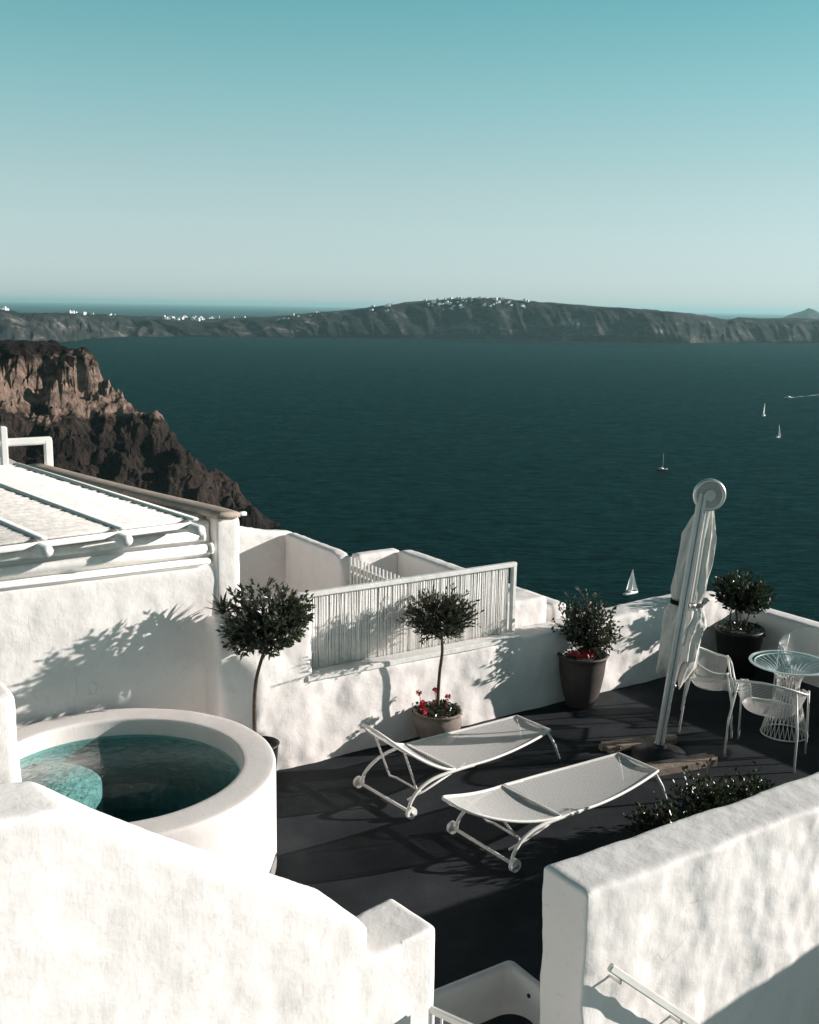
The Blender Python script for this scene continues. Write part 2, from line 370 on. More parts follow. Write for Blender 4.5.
# ------------------------------------------------------------------ terrace floor, ground below
bm = bmesh.new()
vs = [bm.verts.new(T(*p)) for p in ((-5, -4.4, 0), (-.4, -4.4, 0), (8, -4.4, 0), (8, .1, 0), (-5, .1, 0))]; bm.faces.new(vs)
tag(link('terrace_floor', bm, M['floor'], smooth=False), 'dark grey cement terrace floor', None, kind='structure')
bm = bmesh.new()
vs = [bm.verts.new(T(*p)) for p in ((-5, -9.5, -1.0), (9, -9.5, -1.0), (9, -4.3, -1.0), (-5, -4.3, -1.0))]; bm.faces.new(vs)
tag(link('stair_landing', bm, simple('grey_paving', (.20, .19, .18), .9), smooth=False), kind='structure')
bm = bmesh.new()
vs = [bm.verts.new(T(*p)) for p in ((-4, .2, -.02), (3.75, .2, -.02), (3.75, 6, -.02), (-4, 6, -.02))]; bm.faces.new(vs)
tag(link('courtyard_floor', bm, M['plaster_smooth'], smooth=False), kind='structure')

# hillside the houses stand on, falling to the sea
def hillside():
    bm = bmesh.new(); nx, ny = 60, 60; g = []
    for j in range(ny + 1):
        row = []
        for i in range(nx + 1):
            s = -90 + 220 * i / nx; t = -40 + 330 * (j / ny) ** 1.4
            e = max(0, t - 4.5)
            z = -1.8 - e * .62 - (e ** 1.1) * .12
            e2 = max(0, s - 6.6)
            z = min(z, -1.8 - max(0, e2) * .35 - e * .5)
            z += (noise.fractal(Vector((s * .05, t * .05, 0)), 1, 2, 5) * min(8, .25 * max(0, t - 4)))
            row.append(bm.verts.new(T(s, t, max(z, SEA - 2))))
        g.append(row)
    for j in range(ny):
        for i in range(nx): bm.faces.new((g[j][i], g[j][i + 1], g[j + 1][i + 1], g[j + 1][i]))
    tag(link('hillside', bm, M['cliff']), kind='structure')
hillside()

# ------------------------------------------------------------------ terrace walls
# long wall at the back of the terrace: tall by the house, low behind the pots
poly = [(-.56, -.4), (6.36, -.4), (6.36, .70), (5.9, .80), (5.2, .86), (4.4, .84), (3.4, .80), (2.6, .79), (1.4, .78), (.36, .78), (.345, 1.46), (-.1, 1.45), (-.56, 1.43)]
wall('terrace_wall', poly, -.01, .34, 'long white wall behind the potted trees, tall by the house and low beyond the cane fence', voxel=.03, smooth_it=5, d1=.075, g1=.5, d2=.018, g2=.15, axis='Y')
wall('wall_block', rect(2.78, 3.42, .2, 1.06), .36, .74, 'square white wall block just right of the cane fence end', smooth_it=5)
cross_wall('parapet', [(.02, -2.0), (-6.5, -2.0), (-6.5, .66), (-1.2, .66), (.02, .66)], 6.1, 6.38, 'low parapet wall on the right, in shade behind the glass table', d1=.012, g1=.5, d2=.004, g2=.15, smooth_it=5)
# near walls
NT0, NT1 = -4.57, -4.25
wall('entrance_wall', rect(-.55, 7.2, -1.2, 1.205), NT0 - .01, NT1 + .01, 'thick lumpy white wall in the near right corner, with a handrail on it', voxel=.022, smooth_it=3, d1=.06, g1=.34, d2=.006, g2=.13, axis='Y')
poly = [(-4.2, -1.2), (.015, -1.2), (.015, 1.33), (-.385, 1.31), (-.39, 1.47), (-.43, 1.53), (-.74, 1.735), (-1.2, 2.045), (-1.47, 2.235), (-1.69, 2.41), (-1.92, 2.44), (-4.2, 2.46)]
sw = wall('sloping_wall', poly, -.005, .325, 'big bright white wall in the near left corner, its top sloping down to a step', voxel=.022, smooth_it=2, d1=.026, g1=.36, d2=.006, g2=.14, axis='Y')
sw.location = T(-1.49, -4.57, 0); sw.rotation_euler.z = ANG + R(7)
wall('shadow_wall', [(2.3, -1.2), (5.6, -1.2), (5.6, 1.40), (2.3, .97)], -6.15, -5.9, 'added white wall out of view past the right edge, casting shade on the lumpy near right wall')  # unseen wall added to cast the slanting shadow on entrance_wall
# pillar left of the plunge pool
wall('pillar', rect(-3.9, -2.70, -.2, 1.90), -2.16, -1.84, 'short white pillar at the left edge beside the round pool', smooth_it=5, d1=.02)

# basin with the oval opening, in the gap between the near walls
def basin():
    s0, s1, t0, t1, zr, zf, w = -1.25, -.22, -4.24, -3.60, .2, .03, .065
    root = empty('basin', T(0, 0, 0), ANG); root.location = ORG
    tag(root, 'shallow white plaster basin with an oval dark opening, between the two near walls', 'basin')
    bm = bmesh.new()
    def rr(s0, s1, t0, t1, r, n=7):
        out = []
        for cx, cy, a0 in ((s1 - r, t1 - r, 0), (s0 + r, t1 - r, 90), (s0 + r, t0 + r, 180), (s1 - r, t0 + r, 270)):
            for k in range(n): a = R(a0 + 90 * k / (n - 1)); out.append((cx + r * math.cos(a), cy + r * math.sin(a)))
        return out
    def ring(P, z): return [bm.verts.new((x, y, z)) for x, y in P]
    def bridge(A, B):
        for i in range(len(A)): bm.faces.new((A[i], A[(i + 1) % len(A)], B[(i + 1) % len(A)], B[i]))
    O0 = ring(rr(s0, s1, t0, t1, .045), -.1); O1 = ring(rr(s0, s1, t0, t1, .045), zr - .012); O2 = ring(rr(s0 + .01, s1 - .01, t0 + .01, t1 - .01, .04), zr)
    I2 = ring(rr(s0 + w - .012, s1 - w + .012, t0 + w - .012, t1 - w + .012, .05), zr); I1 = ring(rr(s0 + w, s1 - w, t0 + w, t1 - w, .045), zr - .015); I0 = ring(rr(s0 + w + .01, s1 - w - .01, t0 + w + .01, t1 - w - .01, .04), zf)
    for A, B in ((O0, O1), (O1, O2), (O2, I2), (I2, I1), (I1, I0)): bridge(A, B)
    hc, hw, hd, r = (-.62, -3.915), .60, .27, .134
    hp = rr(hc[0] - hw / 2, hc[0] + hw / 2, hc[1] - hd / 2, hc[1] + hd / 2, r)
    Hh = ring(hp, zf); Hb = ring(hp, zf - .12)
    bridge(I0, Hh); bridge(Hh, Hb)
    bmesh.ops.recalc_face_normals(bm, faces=bm.faces)
    link('basin_shell', bm, M['plaster_smooth'], root)
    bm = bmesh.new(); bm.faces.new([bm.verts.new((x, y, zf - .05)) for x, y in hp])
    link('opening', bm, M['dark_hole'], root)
    bm = bmesh.new(); add_tube(bm, [(s1 - w + .004, -3.86, .12), (s1 - w - .012, -3.86, .12)], .013, 12)
    link('drain_plug', bm, M['dark_hole'], root)
basin()

# ------------------------------------------------------------------ plunge pool
def pool():
    c = Vector((-2.11, 7.40, 0)); root = empty('plunge_pool', c)
    tag(root, 'round white plunge pool with teal water, left of the dark terrace', 'pool')
    ro, ri, zt = 1.165, .915, .80
    bm = bmesh.new()
    prof = [(ro, -.1), (ro, .2), (ro, .5), (ro, .7), (ro, zt - .022), (ro - .004, zt - .010), (ro - .012, zt - .003), (ro - .026, zt), (ro - .06, zt + .001), (1.05, zt + .002), (ri + .05, zt + .001), (ri + .022, zt), (ri + .008, zt - .004), (ri + .001, zt - .014), (ri, zt - .03), (ri, zt - .08), (ri - .002, zt - .16)]
    add_lathe(bm, prof, 128)
    o = link('pool_rim', bm, M['plaster_smooth'], root)
    m = o.modifiers.new('lumps', 'DISPLACE'); m.texture = clouds(.5); m.texture_coords = 'GLOBAL'; m.strength = .012
    bm = bmesh.new()
    add_lathe(bm, [(ri + .01, zt - .155), (ri - .006, zt - .16), (ri - .008, .3), (ri - .03, .03), (.0, .02)], 96)
    link('pool_lining', bm, M['blue_tile'], root)
    bm = bmesh.new()   # half-moon bench on the left
    vsT, vsB = [], []
    bc = Vector((-.62, .03))
    pts = []
    for k in range(40):
        a = 2 * PI * k / 40; p = bc + Vector((math.cos(a), math.sin(a))) * .50
        if p.length > ri - .012: p = p.normalized() * (ri - .012)
        pts.append(p)
    vsT = [bm.verts.new((p.x, p.y, zt - .215)) for p in pts]; vsB = [bm.verts.new((p.x, p.y, .03)) for p in pts]
    bm.faces.new(vsT)
    for i in range(40): bm.faces.new((vsB[i], vsB[(i + 1) % 40], vsT[(i + 1) % 40], vsT[i]))
    link('bench', bm, M['bench'], root)
    bm = bmesh.new()
    add_lathe(bm, [(0, zt - .13), (ri - .012, zt - .13), (ri - .012, .04), (0, .035)], 96)
    bmesh.ops.recalc_face_normals(bm, faces=bm.faces)
    link('water', bm, M['pool_water'], root)
    for a in (-80,):
        bm = bmesh.new(); r = 1.02; x, y = r * math.cos(R(a)), r * math.sin(R(a))
        add_box(bm, (x, y, zt + .0015), (.12, .05, .006), Matrix.Rotation(R(a + 90), 3, 'Z')); bmesh.ops.bevel(bm, geom=bm.edges[:], offset=.003, segments=2, affect='EDGES')
        link('inlet_cover', bm, M['plaster_smooth'], root)
pool()

# ------------------------------------------------------------------ house on the left
def house():
    root = empty('white_house', ORG + AX * .05 + NX * .12 + Vector((0, 0, -.03)), ANG)
    tag(root, 'white house on the left with cane pergola roof and rafter ends', 'house')
    # wall body
    wall('wall', [(-5, -.4), (-.40, -.4), (-.40, 1.93), (-5, 1.93)], .16, 1.2, None, parent=root, d1=.03, g1=.6, d2=.012, g2=.15, smooth_it=4)
    wall('pillar', rect(-.50, -.26, -.4, 2.335), .135, .5, None, parent=root, d1=.02, smooth_it=5)
    # stepped band above, with two poles
    wall('lintel', rect(-5, -.50, 1.935, 2.30), .22, 1.15, None, parent=root, d1=.012, d2=.004, smooth_it=2)
    bm = bmesh.new(); add_box(bm, (-2.78, .19, 1.955), (4.46, .14, .045)); bmesh.ops.bevel(bm, geom=bm.edges[:], offset=.01, segments=2, affect='EDGES')
    link('ledge', bm, M['wood_white'], root)
    for z, e, tt in ((2.06, -.55, .17), (2.18, -.62, .175)):
        bm = bmesh.new(); add_tube(bm, [(-5, tt, z), (-3, tt, z - .006), (-1.6, tt, z + .004), (e, tt, z)], .043, 12)
        add_tube(bm, [(e - .01, tt, z), (e + .03, tt, z)], .052, 12)
        link('pole', bm, M['wood_white'], root)
    # pergola roof, a little askew
    RD = Vector((-.125, 1, 0)).normalized(); RX = Vector((1, .125, 0)).normalized()
    zr = 2.31
    def P(a, b, z=0): v = Vector((-.80, .02, zr)) + RX * a + RD * b; return (v.x, v.y, v.z + z)
    roof = bmesh.new(); random.seed(3)
    # mat of canes laid across the rafters
    b = -.02
    while b < 3.75:
        w = random.uniform(.020, .032)
        j = random.uniform(-.03, .03)
        add_tube(roof, [P(-4.2, b, .05 + random.uniform(-.006, .006)), P(-1.5, b + random.uniform(-.008, .008), .05), P(.04 + j, b, .05 + random.uniform(-.004, .004))], w / 2 + .003, 5)
        b += w
    link('cane_mat', roof, M['cane_grey'], root)
    for k in range(6):
        a = -.64 * k
        bm = bmesh.new(); add_tube(bm, [P(a, -.22, -.005), P(a, 3.78, -.005)], .044, 14)
        link('rafter', bm, M['wood_white'], root)
        bm = bmesh.new(); add_box(bm, (0, 0, 0), (.075, 3.9, .022)); 
        bmesh.ops.rotate(bm, verts=bm.verts, cent=(0, 0, 0), matrix=Matrix.Rotation(math.atan2(RD.y, RD.x) - PI / 2, 3, 'Z'))
        bmesh.ops.translate(bm, verts=bm.verts, vec=P(a + .02, 1.85, .065)); bmesh.ops.bevel(bm, geom=bm.edges[:], offset=.008, segments=2, affect='EDGES')
        link('batten', bm, M['wood_white'], root)
    bm = bmesh.new(); add_box(bm, (0, 0, 0), (4.3, .025, .045)); bmesh.ops.rotate(bm, verts=bm.verts, cent=(0, 0, 0), matrix=Matrix.Rotation(math.atan2(RX.y, RX.x), 3, 'Z'))
    bmesh.ops.translate(bm, verts=bm.verts, vec=P(-2.15, -.07, .02)); link('edge_board', bm, M['wood_white'], root)
    # parapet with bare coping that curves round the corner
    path = smooth_path([(-1.10, 3.6, 0), (-.86, 2.2, 0), (-.64, 1.1, 0), (-.50, .5, 0), (-.44, .2, 0), (-.42, .03, 0)], 5)
    bm = bmesh.new(); A = []
    for i, p in enumerate(path):
        t = ((path[min(i + 1, len(path) - 1)] - path[max(i - 1, 0)])).normalized(); nrm = Vector((t.y, -t.x, 0))
        w = .11
        A.append([bm.verts.new(p + nrm * w + Vector((0, 0, 2.335))), bm.verts.new(p + nrm * w + Vector((0, 0, 2.37))), bm.verts.new(p + nrm * (w - .04) + Vector((0, 0, 2.39))), bm.verts.new(p - nrm * (w - .04) + Vector((0, 0, 2.39))), bm.verts.new(p - nrm * w + Vector((0, 0, 2.37))), bm.verts.new(p - nrm * w + Vector((0, 0, 2.335)))])
    for X, Y in zip(A, A[1:]):
        for k in range(6): bm.faces.new((X[k], X[(k + 1) % 6], Y[(k + 1) % 6], Y[k]))
    bm.faces.new(A[0]); bm.faces.new(A[-1][::-1]); bmesh.ops.recalc_face_normals(bm, faces=bm.faces)
    o = link('coping', bm, M['coping'], root)
    # wall carrying it
    bm = bmesh.new(); A = []
    for i, p in enumerate(path):
        if p.y < .30: continue
        t = ((path[min(i + 1, len(path) - 1)] - path[max(i - 1, 0)])).normalized(); nrm = Vector((t.y, -t.x, 0))
        q = [p - nrm * .09, p + nrm * .4]
        A.append([bm.verts.new((*q[0].xy, -.4)), bm.verts.new((*q[0].xy, 2.333)), bm.verts.new((*q[1].xy, 2.333)), bm.verts.new((*q[1].xy, -.4))])
    for X, Y in zip(A, A[1:]):
        for k in range(4): bm.faces.new((X[k], X[(k + 1) % 4], Y[(k + 1) % 4], Y[k]))
    bm.faces.new(A[0]); bm.faces.new(A[-1][::-1]); bmesh.ops.recalc_face_normals(bm, faces=bm.faces)
    link('side_wall', bm, M['plaster_smooth'], root)
    bm = bmesh.new(); add_box(bm, (-.27, .12, 2.345), (.09, .05, .03)); link('water_spout', bm, M['wood_white'], root)
    # roof of the room behind
    bm = bmesh.new(); add_box(bm, (-3.1, 4.6, 1.0), (4.2, 1.4, 2.5)); link('rear_room', bm, M['plaster_smooth'], root, smooth=False)
house()
def handrail_roof():
    root = empty('roof_handrail', T(-.74, 4.3, 2.16), ANG)
    tag(root, 'white tubular handrail standing on the house roof at the left edge', 'handrail')
    for nm, c, sz in (('post', (0, 0, .19), (.09, .07, .40)), ('post', (-.49, -.02, .26), (.08, .07, .60)), ('rail', (-.21, .0, .375), (.50, .066, .085)), ('rail', (-.95, -.02, .375), (.86, .066, .085))):
        bm = bmesh.new(); add_box(bm, c, sz); bmesh.ops.bevel(bm, geom=bm.edges[:], offset=.014, segments=3, affect='EDGES'); sharp(link(nm, bm, M['metal_white'], root))
handrail_roof()

# agave in a wall niche pot on the house corner
def agave():
    root = empty('potted_agave', T(-.47, .09, 1.50), ANG)
    tag(root, 'small spiky agave on top of the wall beside the house corner, by the broad-leaved tree', 'plant')
    bm = bmesh.new(); add_lathe(bm, [(0, -.09), (.05, -.09), (.07, -.04), (.08, .0), (.07, .005), (.06, -.01), (0, -.015)], 20); link('pot', bm, M['plaster_smooth'], root)
    bm = bmesh.new(); random.seed(8)
    for k in range(18):
        a = k * 2.4; el = R(25 + 60 * (k / 18)); L_ = .2 - .03 * random.random()
        pr = None
        for j in range(6):
            t = j / 5; w = .02 * (1 - t) ** .6 + .001
            e = el - t * .25
            p = Vector((math.cos(a) * math.cos(e), math.sin(a) * math.cos(e), math.sin(e))) * (t * L_); sd = Vector((-math.sin(a), math.cos(a), 0)) * w
            c = [bm.verts.new(p - sd), bm.verts.new(p - Vector((0, 0, w * .5))), bm.verts.new(p + sd)]
            if pr: bm.faces.new((pr[0], pr[1], c[1], c[0])); bm.faces.new((pr[1], pr[2], c[2], c[1]))
            pr = c
    link('leaves', bm, M['leaf_dark'], root)
agave()

# ------------------------------------------------------------------ courtyard walls towards the sea
poly = [(.6, -3), (2.97, -3), (2.97, .89), (2.55, .94), (2.3, 1.0), (2.08, 1.06), (1.6, 1.1), (.6, 1.1)]
wall('courtyard_wall', poly, 5.4, 5.6, 'white courtyard wall with a curved top beside the house corner', smooth_it=4, d1=.02)
cross_wall('courtyard_side_wall', [(5.38, -1), (3.75, -1), (3.75, .72), (3.82, .86), (4.0, .9), (5.38, .9)], 2.80, 2.98, 'beige shaded courtyard wall left of the picket gate, rounded at its end', smooth_it=4, d1=.02)
wall('box_wall', rect(2.98, 3.66, -3, .90), 3.65, 3.85, 'short white wall behind the picket gate', smooth_it=3, d1=.02)
cross_wall('outer_wall', [(3.65, -3), (.5, -3), (.5, .9), (3.65, .9)], 3.60, 3.82, 'long white outer wall with a shaded inner side, from the picket gate to the cane fence end', smooth_it=3, d1=.015)
wall('low_wall', rect(3.83, 4.7, -3, .55), .75, .95, 'low white wall piece seen behind the dark clay pot', smooth_it=3)

def picket():
    root = empty('picket_gate', T(2.9, 3.72, 0), ANG - PI / 2)
    tag(root, 'small white picket gate in the courtyard behind the cane fence', 'gate')
    random.seed(5)
    bm = bmesh.new()
    n = 19
    for k in range(n):
        x = .04 + k * .088
        vs = add_box(bm, (x, 0, .56), (.05, .018, .64)); 
        for v in vs:
            if v.co.z > .8: v.co.x = x + (v.co.x - x) * .5
    link('pickets', bm, M['wood_white'], root, smooth=False)
    for z in (.38, .74):
        bm = bmesh.new(); add_box(bm, (.84, .024, z), (1.7, .028, .06)); link('rail', bm, M['wood_white'], root, smooth=False)
picket()

def fence():
    root = empty('cane_fence', T(.32, .15, .79), ANG)
    tag(root, 'white framed cane screen standing on the low wall behind the small olive tree', 'fence')
    Lg, Ht = 2.42, .735
    random.seed(11)
    bm = bmesh.new(); x = .02
    while x < Lg - .05:
        w = random.uniform(.009, .020)
        if random.random() < .1: x += random.uniform(.004, .012)
        y = random.uniform(-.003, .003)
        add_tube(bm, [(x, y, .03), (x + random.uniform(-.007, .007), y + .004, .3), (x + random.uniform(-.009, .009), y, Ht - .02)], w / 2, 6)
        x += w * .84
    x = .02
    while x < Lg - .05:
        w = random.uniform(.022, .034); add_tube(bm, [(x, .020, .03), (x + random.uniform(-.006, .006), .024, .36), (x + random.uniform(-.008, .008), .026, Ht - .02)], w / 2, 5); x += w * .80
    link('canes', bm, M['cane'], root)
    def bar(name, c, s):
        bm = bmesh.new(); add_box(bm, c, s); bmesh.ops.bevel(bm, geom=bm.edges[:], offset=.006, segments=2, affect='EDGES'); sharp(link(name, bm, M['wood_white'], root))
    bar('top_rail', (Lg / 2, -.005, Ht + .012), (Lg + .06, .06, .045))
    bar('post', (Lg + .005, -.005, Ht / 2), (.045, .055, Ht))
    bar('post', (-.005, .0, Ht / 2), (.035, .04, Ht))
    bar('sill_board', (Lg / 2 - .02, -.09, .012), (Lg + .02, .17, .05))
fence()

# handrails at the near walls
def handrail(name, label, pts, r, posts, sq=False):
    root = empty(name, pts[0]); tag(root, label, 'handrail')
    o = Vector(pts[0])
    bm = bmesh.new(); a, b = Vector(pts[0]), Vector(pts[-1]); dv = (b - a).normalized()
    q = dv.to_track_quat('X', 'Z').to_matrix()
    add_box(bm, (a + b) / 2 - o, ((b - a).length, r * 1.3, r * 2), q); bmesh.ops.bevel(bm, geom=bm.edges[:], offset=.006, segments=2, affect='EDGES')
    link('rail', bm, M['metal_white'], root, smooth=False)
    return root, o
a, b = T(-.45, -4.66, .81), T(.9, -4.66, -.36)
root, o = handrail('handrail', 'white sloping handrail fixed to the lumpy near right wall', [a, b], .022, None)
for f in (.06, .42, .8):
    p = a.lerp(b, f)
    bm = bmesh.new(); add_tube(bm, [p - o, p - o + Vector((0, 0, -.05)), p - o + NX * .10 + Vector((0, 0, -.05))], .009, 8); link('bracket', bm, M['metal_white'], root)
a, b = Vector((.135, 4.44, .965)), Vector((.42, 3.98, 1.145))
root, o = handrail('stair_railing', 'white metal railing with thin bars at the bottom edge between the near walls', [a, b], .018, None)
dz = Vector((0, 0, -1.9))
bm = bmesh.new(); add_tube(bm, [Vector((0, 0, 0)), dz], .014, 8); link('post', bm, M['metal_white'], root)
bm = bmesh.new()
for k in range(1, 7):
    p = (b - a) * (k / 6.5); add_tube(bm, [p, p + Vector((0, 0, -1.9))], .007, 6)
link('bars', bm, M['metal_white'], root)

# ------------------------------------------------------------------ sun loungers
def make_lounger(head_z, label):
    """local x: from wheels (0) to foot, y: width"""
    root = empty('sun_lounger'); tag(root, label, 'sun lounger')
    hinge, foot = .50, 1.74
    def W(u):
        if u < hinge:
            t = (hinge - u) / (hinge + tipx); return .335 * (1 - t ** 2.2) ** .5 * .62 + .335 * .38 * (1 - .45 * t) if t < .999 else .09
        t = (u - hinge) / (foot - hinge); return .335 - .115 * max(0, (t - .25) / .75) ** 1.6
    tipx = .33 if head_z < .6 else .16
    def Z(u):
        if u < hinge:
            t = (hinge - u) / (hinge + tipx); return .285 + (head_z - .285) * (t ** (1.9 if head_z < .6 else 1.5))
        t = (u - hinge) / (foot - hinge); return .285 - .018 * math.sin(t * PI) + .012 * t ** 2
    def panel(us, name, mat):
        bm = bmesh.new(); uvl = bm.loops.layers.uv.new('UVMap'); rows = []; acc = 0; pu = None
        for u in us:
            if pu is not None: acc += math.hypot(u - pu, Z(u) - Z(pu))
            pu = u; w = W(u)
            rows.append(([bm.verts.new((u, w * k / 6, Z(u) - .018 * (1 - (k / 6) ** 2))) for k in range(-6, 7)], acc, w))
        for (A, a0, w0), (B, a1, w1) in zip(rows, rows[1:]):
            for k in range(12):
                f = bm.faces.new((A[k], B[k], B[k + 1], A[k + 1]))
                for lp, (uu, vv) in zip(f.loops, ((a0, w0 * (k - 6) / 6), (a1, w1 * (k - 6) / 6), (a1, w1 * (k - 5) / 6), (a0, w0 * (k - 5) / 6))): lp[uvl].uv = (uu, vv)
        return link(name, bm, mat, root)
    nB, nS = 16, 20
    usB = [-tipx + .004 + (hinge - .006 + tipx - .004) * i / nB for i in range(nB + 1)]
    usS = [hinge + .006 + (foot - hinge - .006) * i / nS for i in range(nS + 1)]
    panel(usB, 'backrest', M['perf']); panel(usS, 'seat', M['perf'])
    def rim(us, name):
        bm = bmesh.new()
        pts = [(u, -W(u), Z(u)) for u in us] + [(u, W(u), Z(u)) for u in reversed(us)]
        add_tube(bm, pts, .0125, 8, closed=True); link(name, bm, M['metal_white'], root)
    rim(usB, 'backrest_frame'); rim(usS, 'seat_frame')
    for sgn in (-1, 1):
        # curved leg from the wheel up into the side rail
        bm = bmesh.new()
        y = .325 * sgn
        add_tube(bm, smooth_path([(0, y, .05), (.03, y, .13), (.12, y * .99, .21), (.27, y * 1.0, .262), (.50, y * 1.03, .278), (.7, y * 1.02, .272)], 6), .015, 10)
        link('leg', bm, M['metal_white'], root)
        bm = bmesh.new(); add_tube(bm, [(foot - .03, .21 * sgn, Z(foot) - .01), (foot + .05, .235 * sgn, .15), (foot + .10, .25 * sgn, .008)], .0125, 8); link('leg', bm, M['metal_white'], root)
        bm = bmesh.new(); yy = .345 * sgn + .02 * sgn
        add_tube(bm, [(0, yy - .016, .05), (0, yy + .016, .05)], .050, 24)
        w = link('wheel', bm, M['metal_white'], root); sharp(w)
        bm = bmesh.new(); add_tube(bm, [(0, yy - .021, .05), (0, yy + .021, .05)], .018, 14)
        link('hub', bm, M['alu'], w)
    bm = bmesh.new(); add_tube(bm, [(0, -.35, .05), (0, .35, .05)], .014, 10); link('axle', bm, M['metal_white'], root)
    # prop under the backrest: U frame and base bars
    bm = bmesh.new(); xb, zb = .26, .09
    ub = .0 if head_z < .6 else .05
    add_tube(bm, smooth_path([(ub, -W(ub) * .8, Z(ub) - .01), (xb - .06, -.19, zb + .03), (xb, -.17, zb), (xb, .17, zb), (xb - .06, .19, zb + .03), (ub, W(ub) * .8, Z(ub) - .01)], 1), .010, 8)
    link('backrest_prop', bm, M['metal_white'], root)
    for sgn in (-1, 1):
        bm = bmesh.new(); add_tube(bm, [(.10, .19 * sgn, .07), (xb + .02, .19 * sgn, .10), (.68, .25 * sgn, .262)], .010, 8); link('notch_bar', bm, M['metal_white'], root)
        return root
l1 = make_lounger(.70, 'white perforated sun lounger with raised backrest, nearer the low back wall'); l1['group'] = 'sun loungers on the dark terrace'
l1.location = (-.175, 8.54, .0); l1.rotation_euler.z = R(38.5)
l2 = make_lounger(.49, 'white perforated sun lounger with nearly flat backrest, nearer the viewer'); l2['group'] = 'sun loungers on the dark terrace'
l2.location = (.60, 7.725, .0); l2.rotation_euler.z = R(37)

# ------------------------------------------------------------------ wire armchairs
def make_chair():
    """faces +x; base at origin"""
    root = empty('armchair'); tag(root, 'x', 'chair')
    bm = bmesh.new(); uvl = bm.loops.layers.uv.new('UVMap')
    # shell: angle a round the seat from right front arm via the back to left front arm, v from seat centre up to rim
    nA, nV = 36, 12; rows = []
    def rimpt(a):   # a in [-1,1]; 0 = back
        th = a * R(128)
        x = -.27 * math.cos(th) + .02; y = .325 * math.sin(th) * (1.0 if abs(a) < .8 else 1.0)
        z = .66 + .12 * max(0, math.cos(th * .9)) ** 1.3 - (.02 * abs(a))
        return Vector((x, y, z))
    def seatpt(a):
        th = a * R(128); return Vector((-.17 * math.cos(th) + .03, .20 * math.sin(th), .43))
    for i in range(nA + 1):
        a = -1 + 2 * i / nA; r_, s_ = rimpt(a), seatpt(a); row = []
        for j in range(nV + 1):
            v = j / nV
            p = s_.lerp(r_, v); p.z = s_.z + (r_.z - s_.z) * (v ** 1.55); p += Vector((0, 0, -.015 * math.sin(PI * v)))
            row.append(p)
        rows.append(row)
    V = [[bm.verts.new(p) for p in row] for row in rows]
    for i in range(nA):
        for j in range(nV):
            f = bm.faces.new((V[i][j], V[i + 1][j], V[i + 1][j + 1], V[i][j + 1]))
            for lp, (ii, jj) in zip(f.loops, ((i, j), (i + 1, j), (i + 1, j + 1), (i, j + 1))): lp[uvl].uv = (ii / nA * 1.25, jj / nV * .42)
    link('back_shell', bm, M['wiremesh'], root)
    bm = bmesh.new(); uvl = bm.loops.layers.uv.new('UVMap')
    # seat pan inside the lower ring, extended to the front
    ring_ = [seatpt(-1 + 2 * i / nA) for i in range(nA + 1)]
    front = [Vector((.25, .22, .445)), Vector((.27, .1, .45)), Vector((.275, 0, .45)), Vector((.27, -.1, .45)), Vector((.25, -.22, .445))]
    out = ring_ + front; c = Vector((.04, 0, .405)); cv = bm.verts.new(c); ov = [bm.verts.new(p) for p in out]; mv = [bm.verts.new(p.lerp(c, .5) - Vector((0, 0, .008))) for p in out]
    n = len(out)
    for i in range(n):
        k = (i + 1) % n
        for f in (bm.faces.new((ov[i], ov[k], mv[k], mv[i])), bm.faces.new((mv[i], mv[k], cv))):
            for lp in f.loops: lp[uvl].uv = (lp.vert.co.x, lp.vert.co.y)
    link('seat', bm, M['wiremesh'], root)
    bm = bmesh.new(); P = [rimpt(-1 + 2 * i / nA) for i in range(nA + 1)]
    fr = [Vector((.25, -.22, .445)), Vector((.275, 0, .45)), Vector((.25, .22, .445))]
    add_tube(bm, [fr[2], P[-1] + Vector((.03, -.02, -.06))] + P[::-1] + [P[0] + Vector((.03, .02, -.06)), fr[0], fr[1]], .010, 8, closed=True)
    link('rim', bm, M['metal_white'], root)
    for sx, sy in ((-1, -1), (-1, 1), (1, -1), (1, 1)):
        bm = bmesh.new()
        top = (Vector((.17, .31 * sy, .645)) if sx > 0 else Vector((-.15, .262 * sy, .70)))
        add_tube(bm, [top, Vector((.23 * sx if sx > 0 else -.215, .31 * sy, .35)), Vector((.25 * sx, .315 * sy, 0))], .0105, 8)
        link('leg', bm, M['metal_white'], root)
    return root
c0 = make_chair()
def chair(x, y, deg, label, first=False):
    c = c0 if first else copy_tree(c0)
    c.location = (x, y, 0); c.rotation_euler.z = R(deg); c['label'] = label; c['group'] = 'wire armchairs around the glass table'
chair(3.02, 10.42, -16, 'white wire mesh armchair between the folded parasol and the glass table', True)
chair(3.38, 9.66, 59, 'white wire mesh armchair in front of the glass table, back to the viewer')
chair(4.25, 11.0, -118, 'white wire mesh armchair behind the glass table, seen through the glass')
chair(4.42, 10.02, 172, 'white wire mesh armchair cut off by the right edge, beside the table')

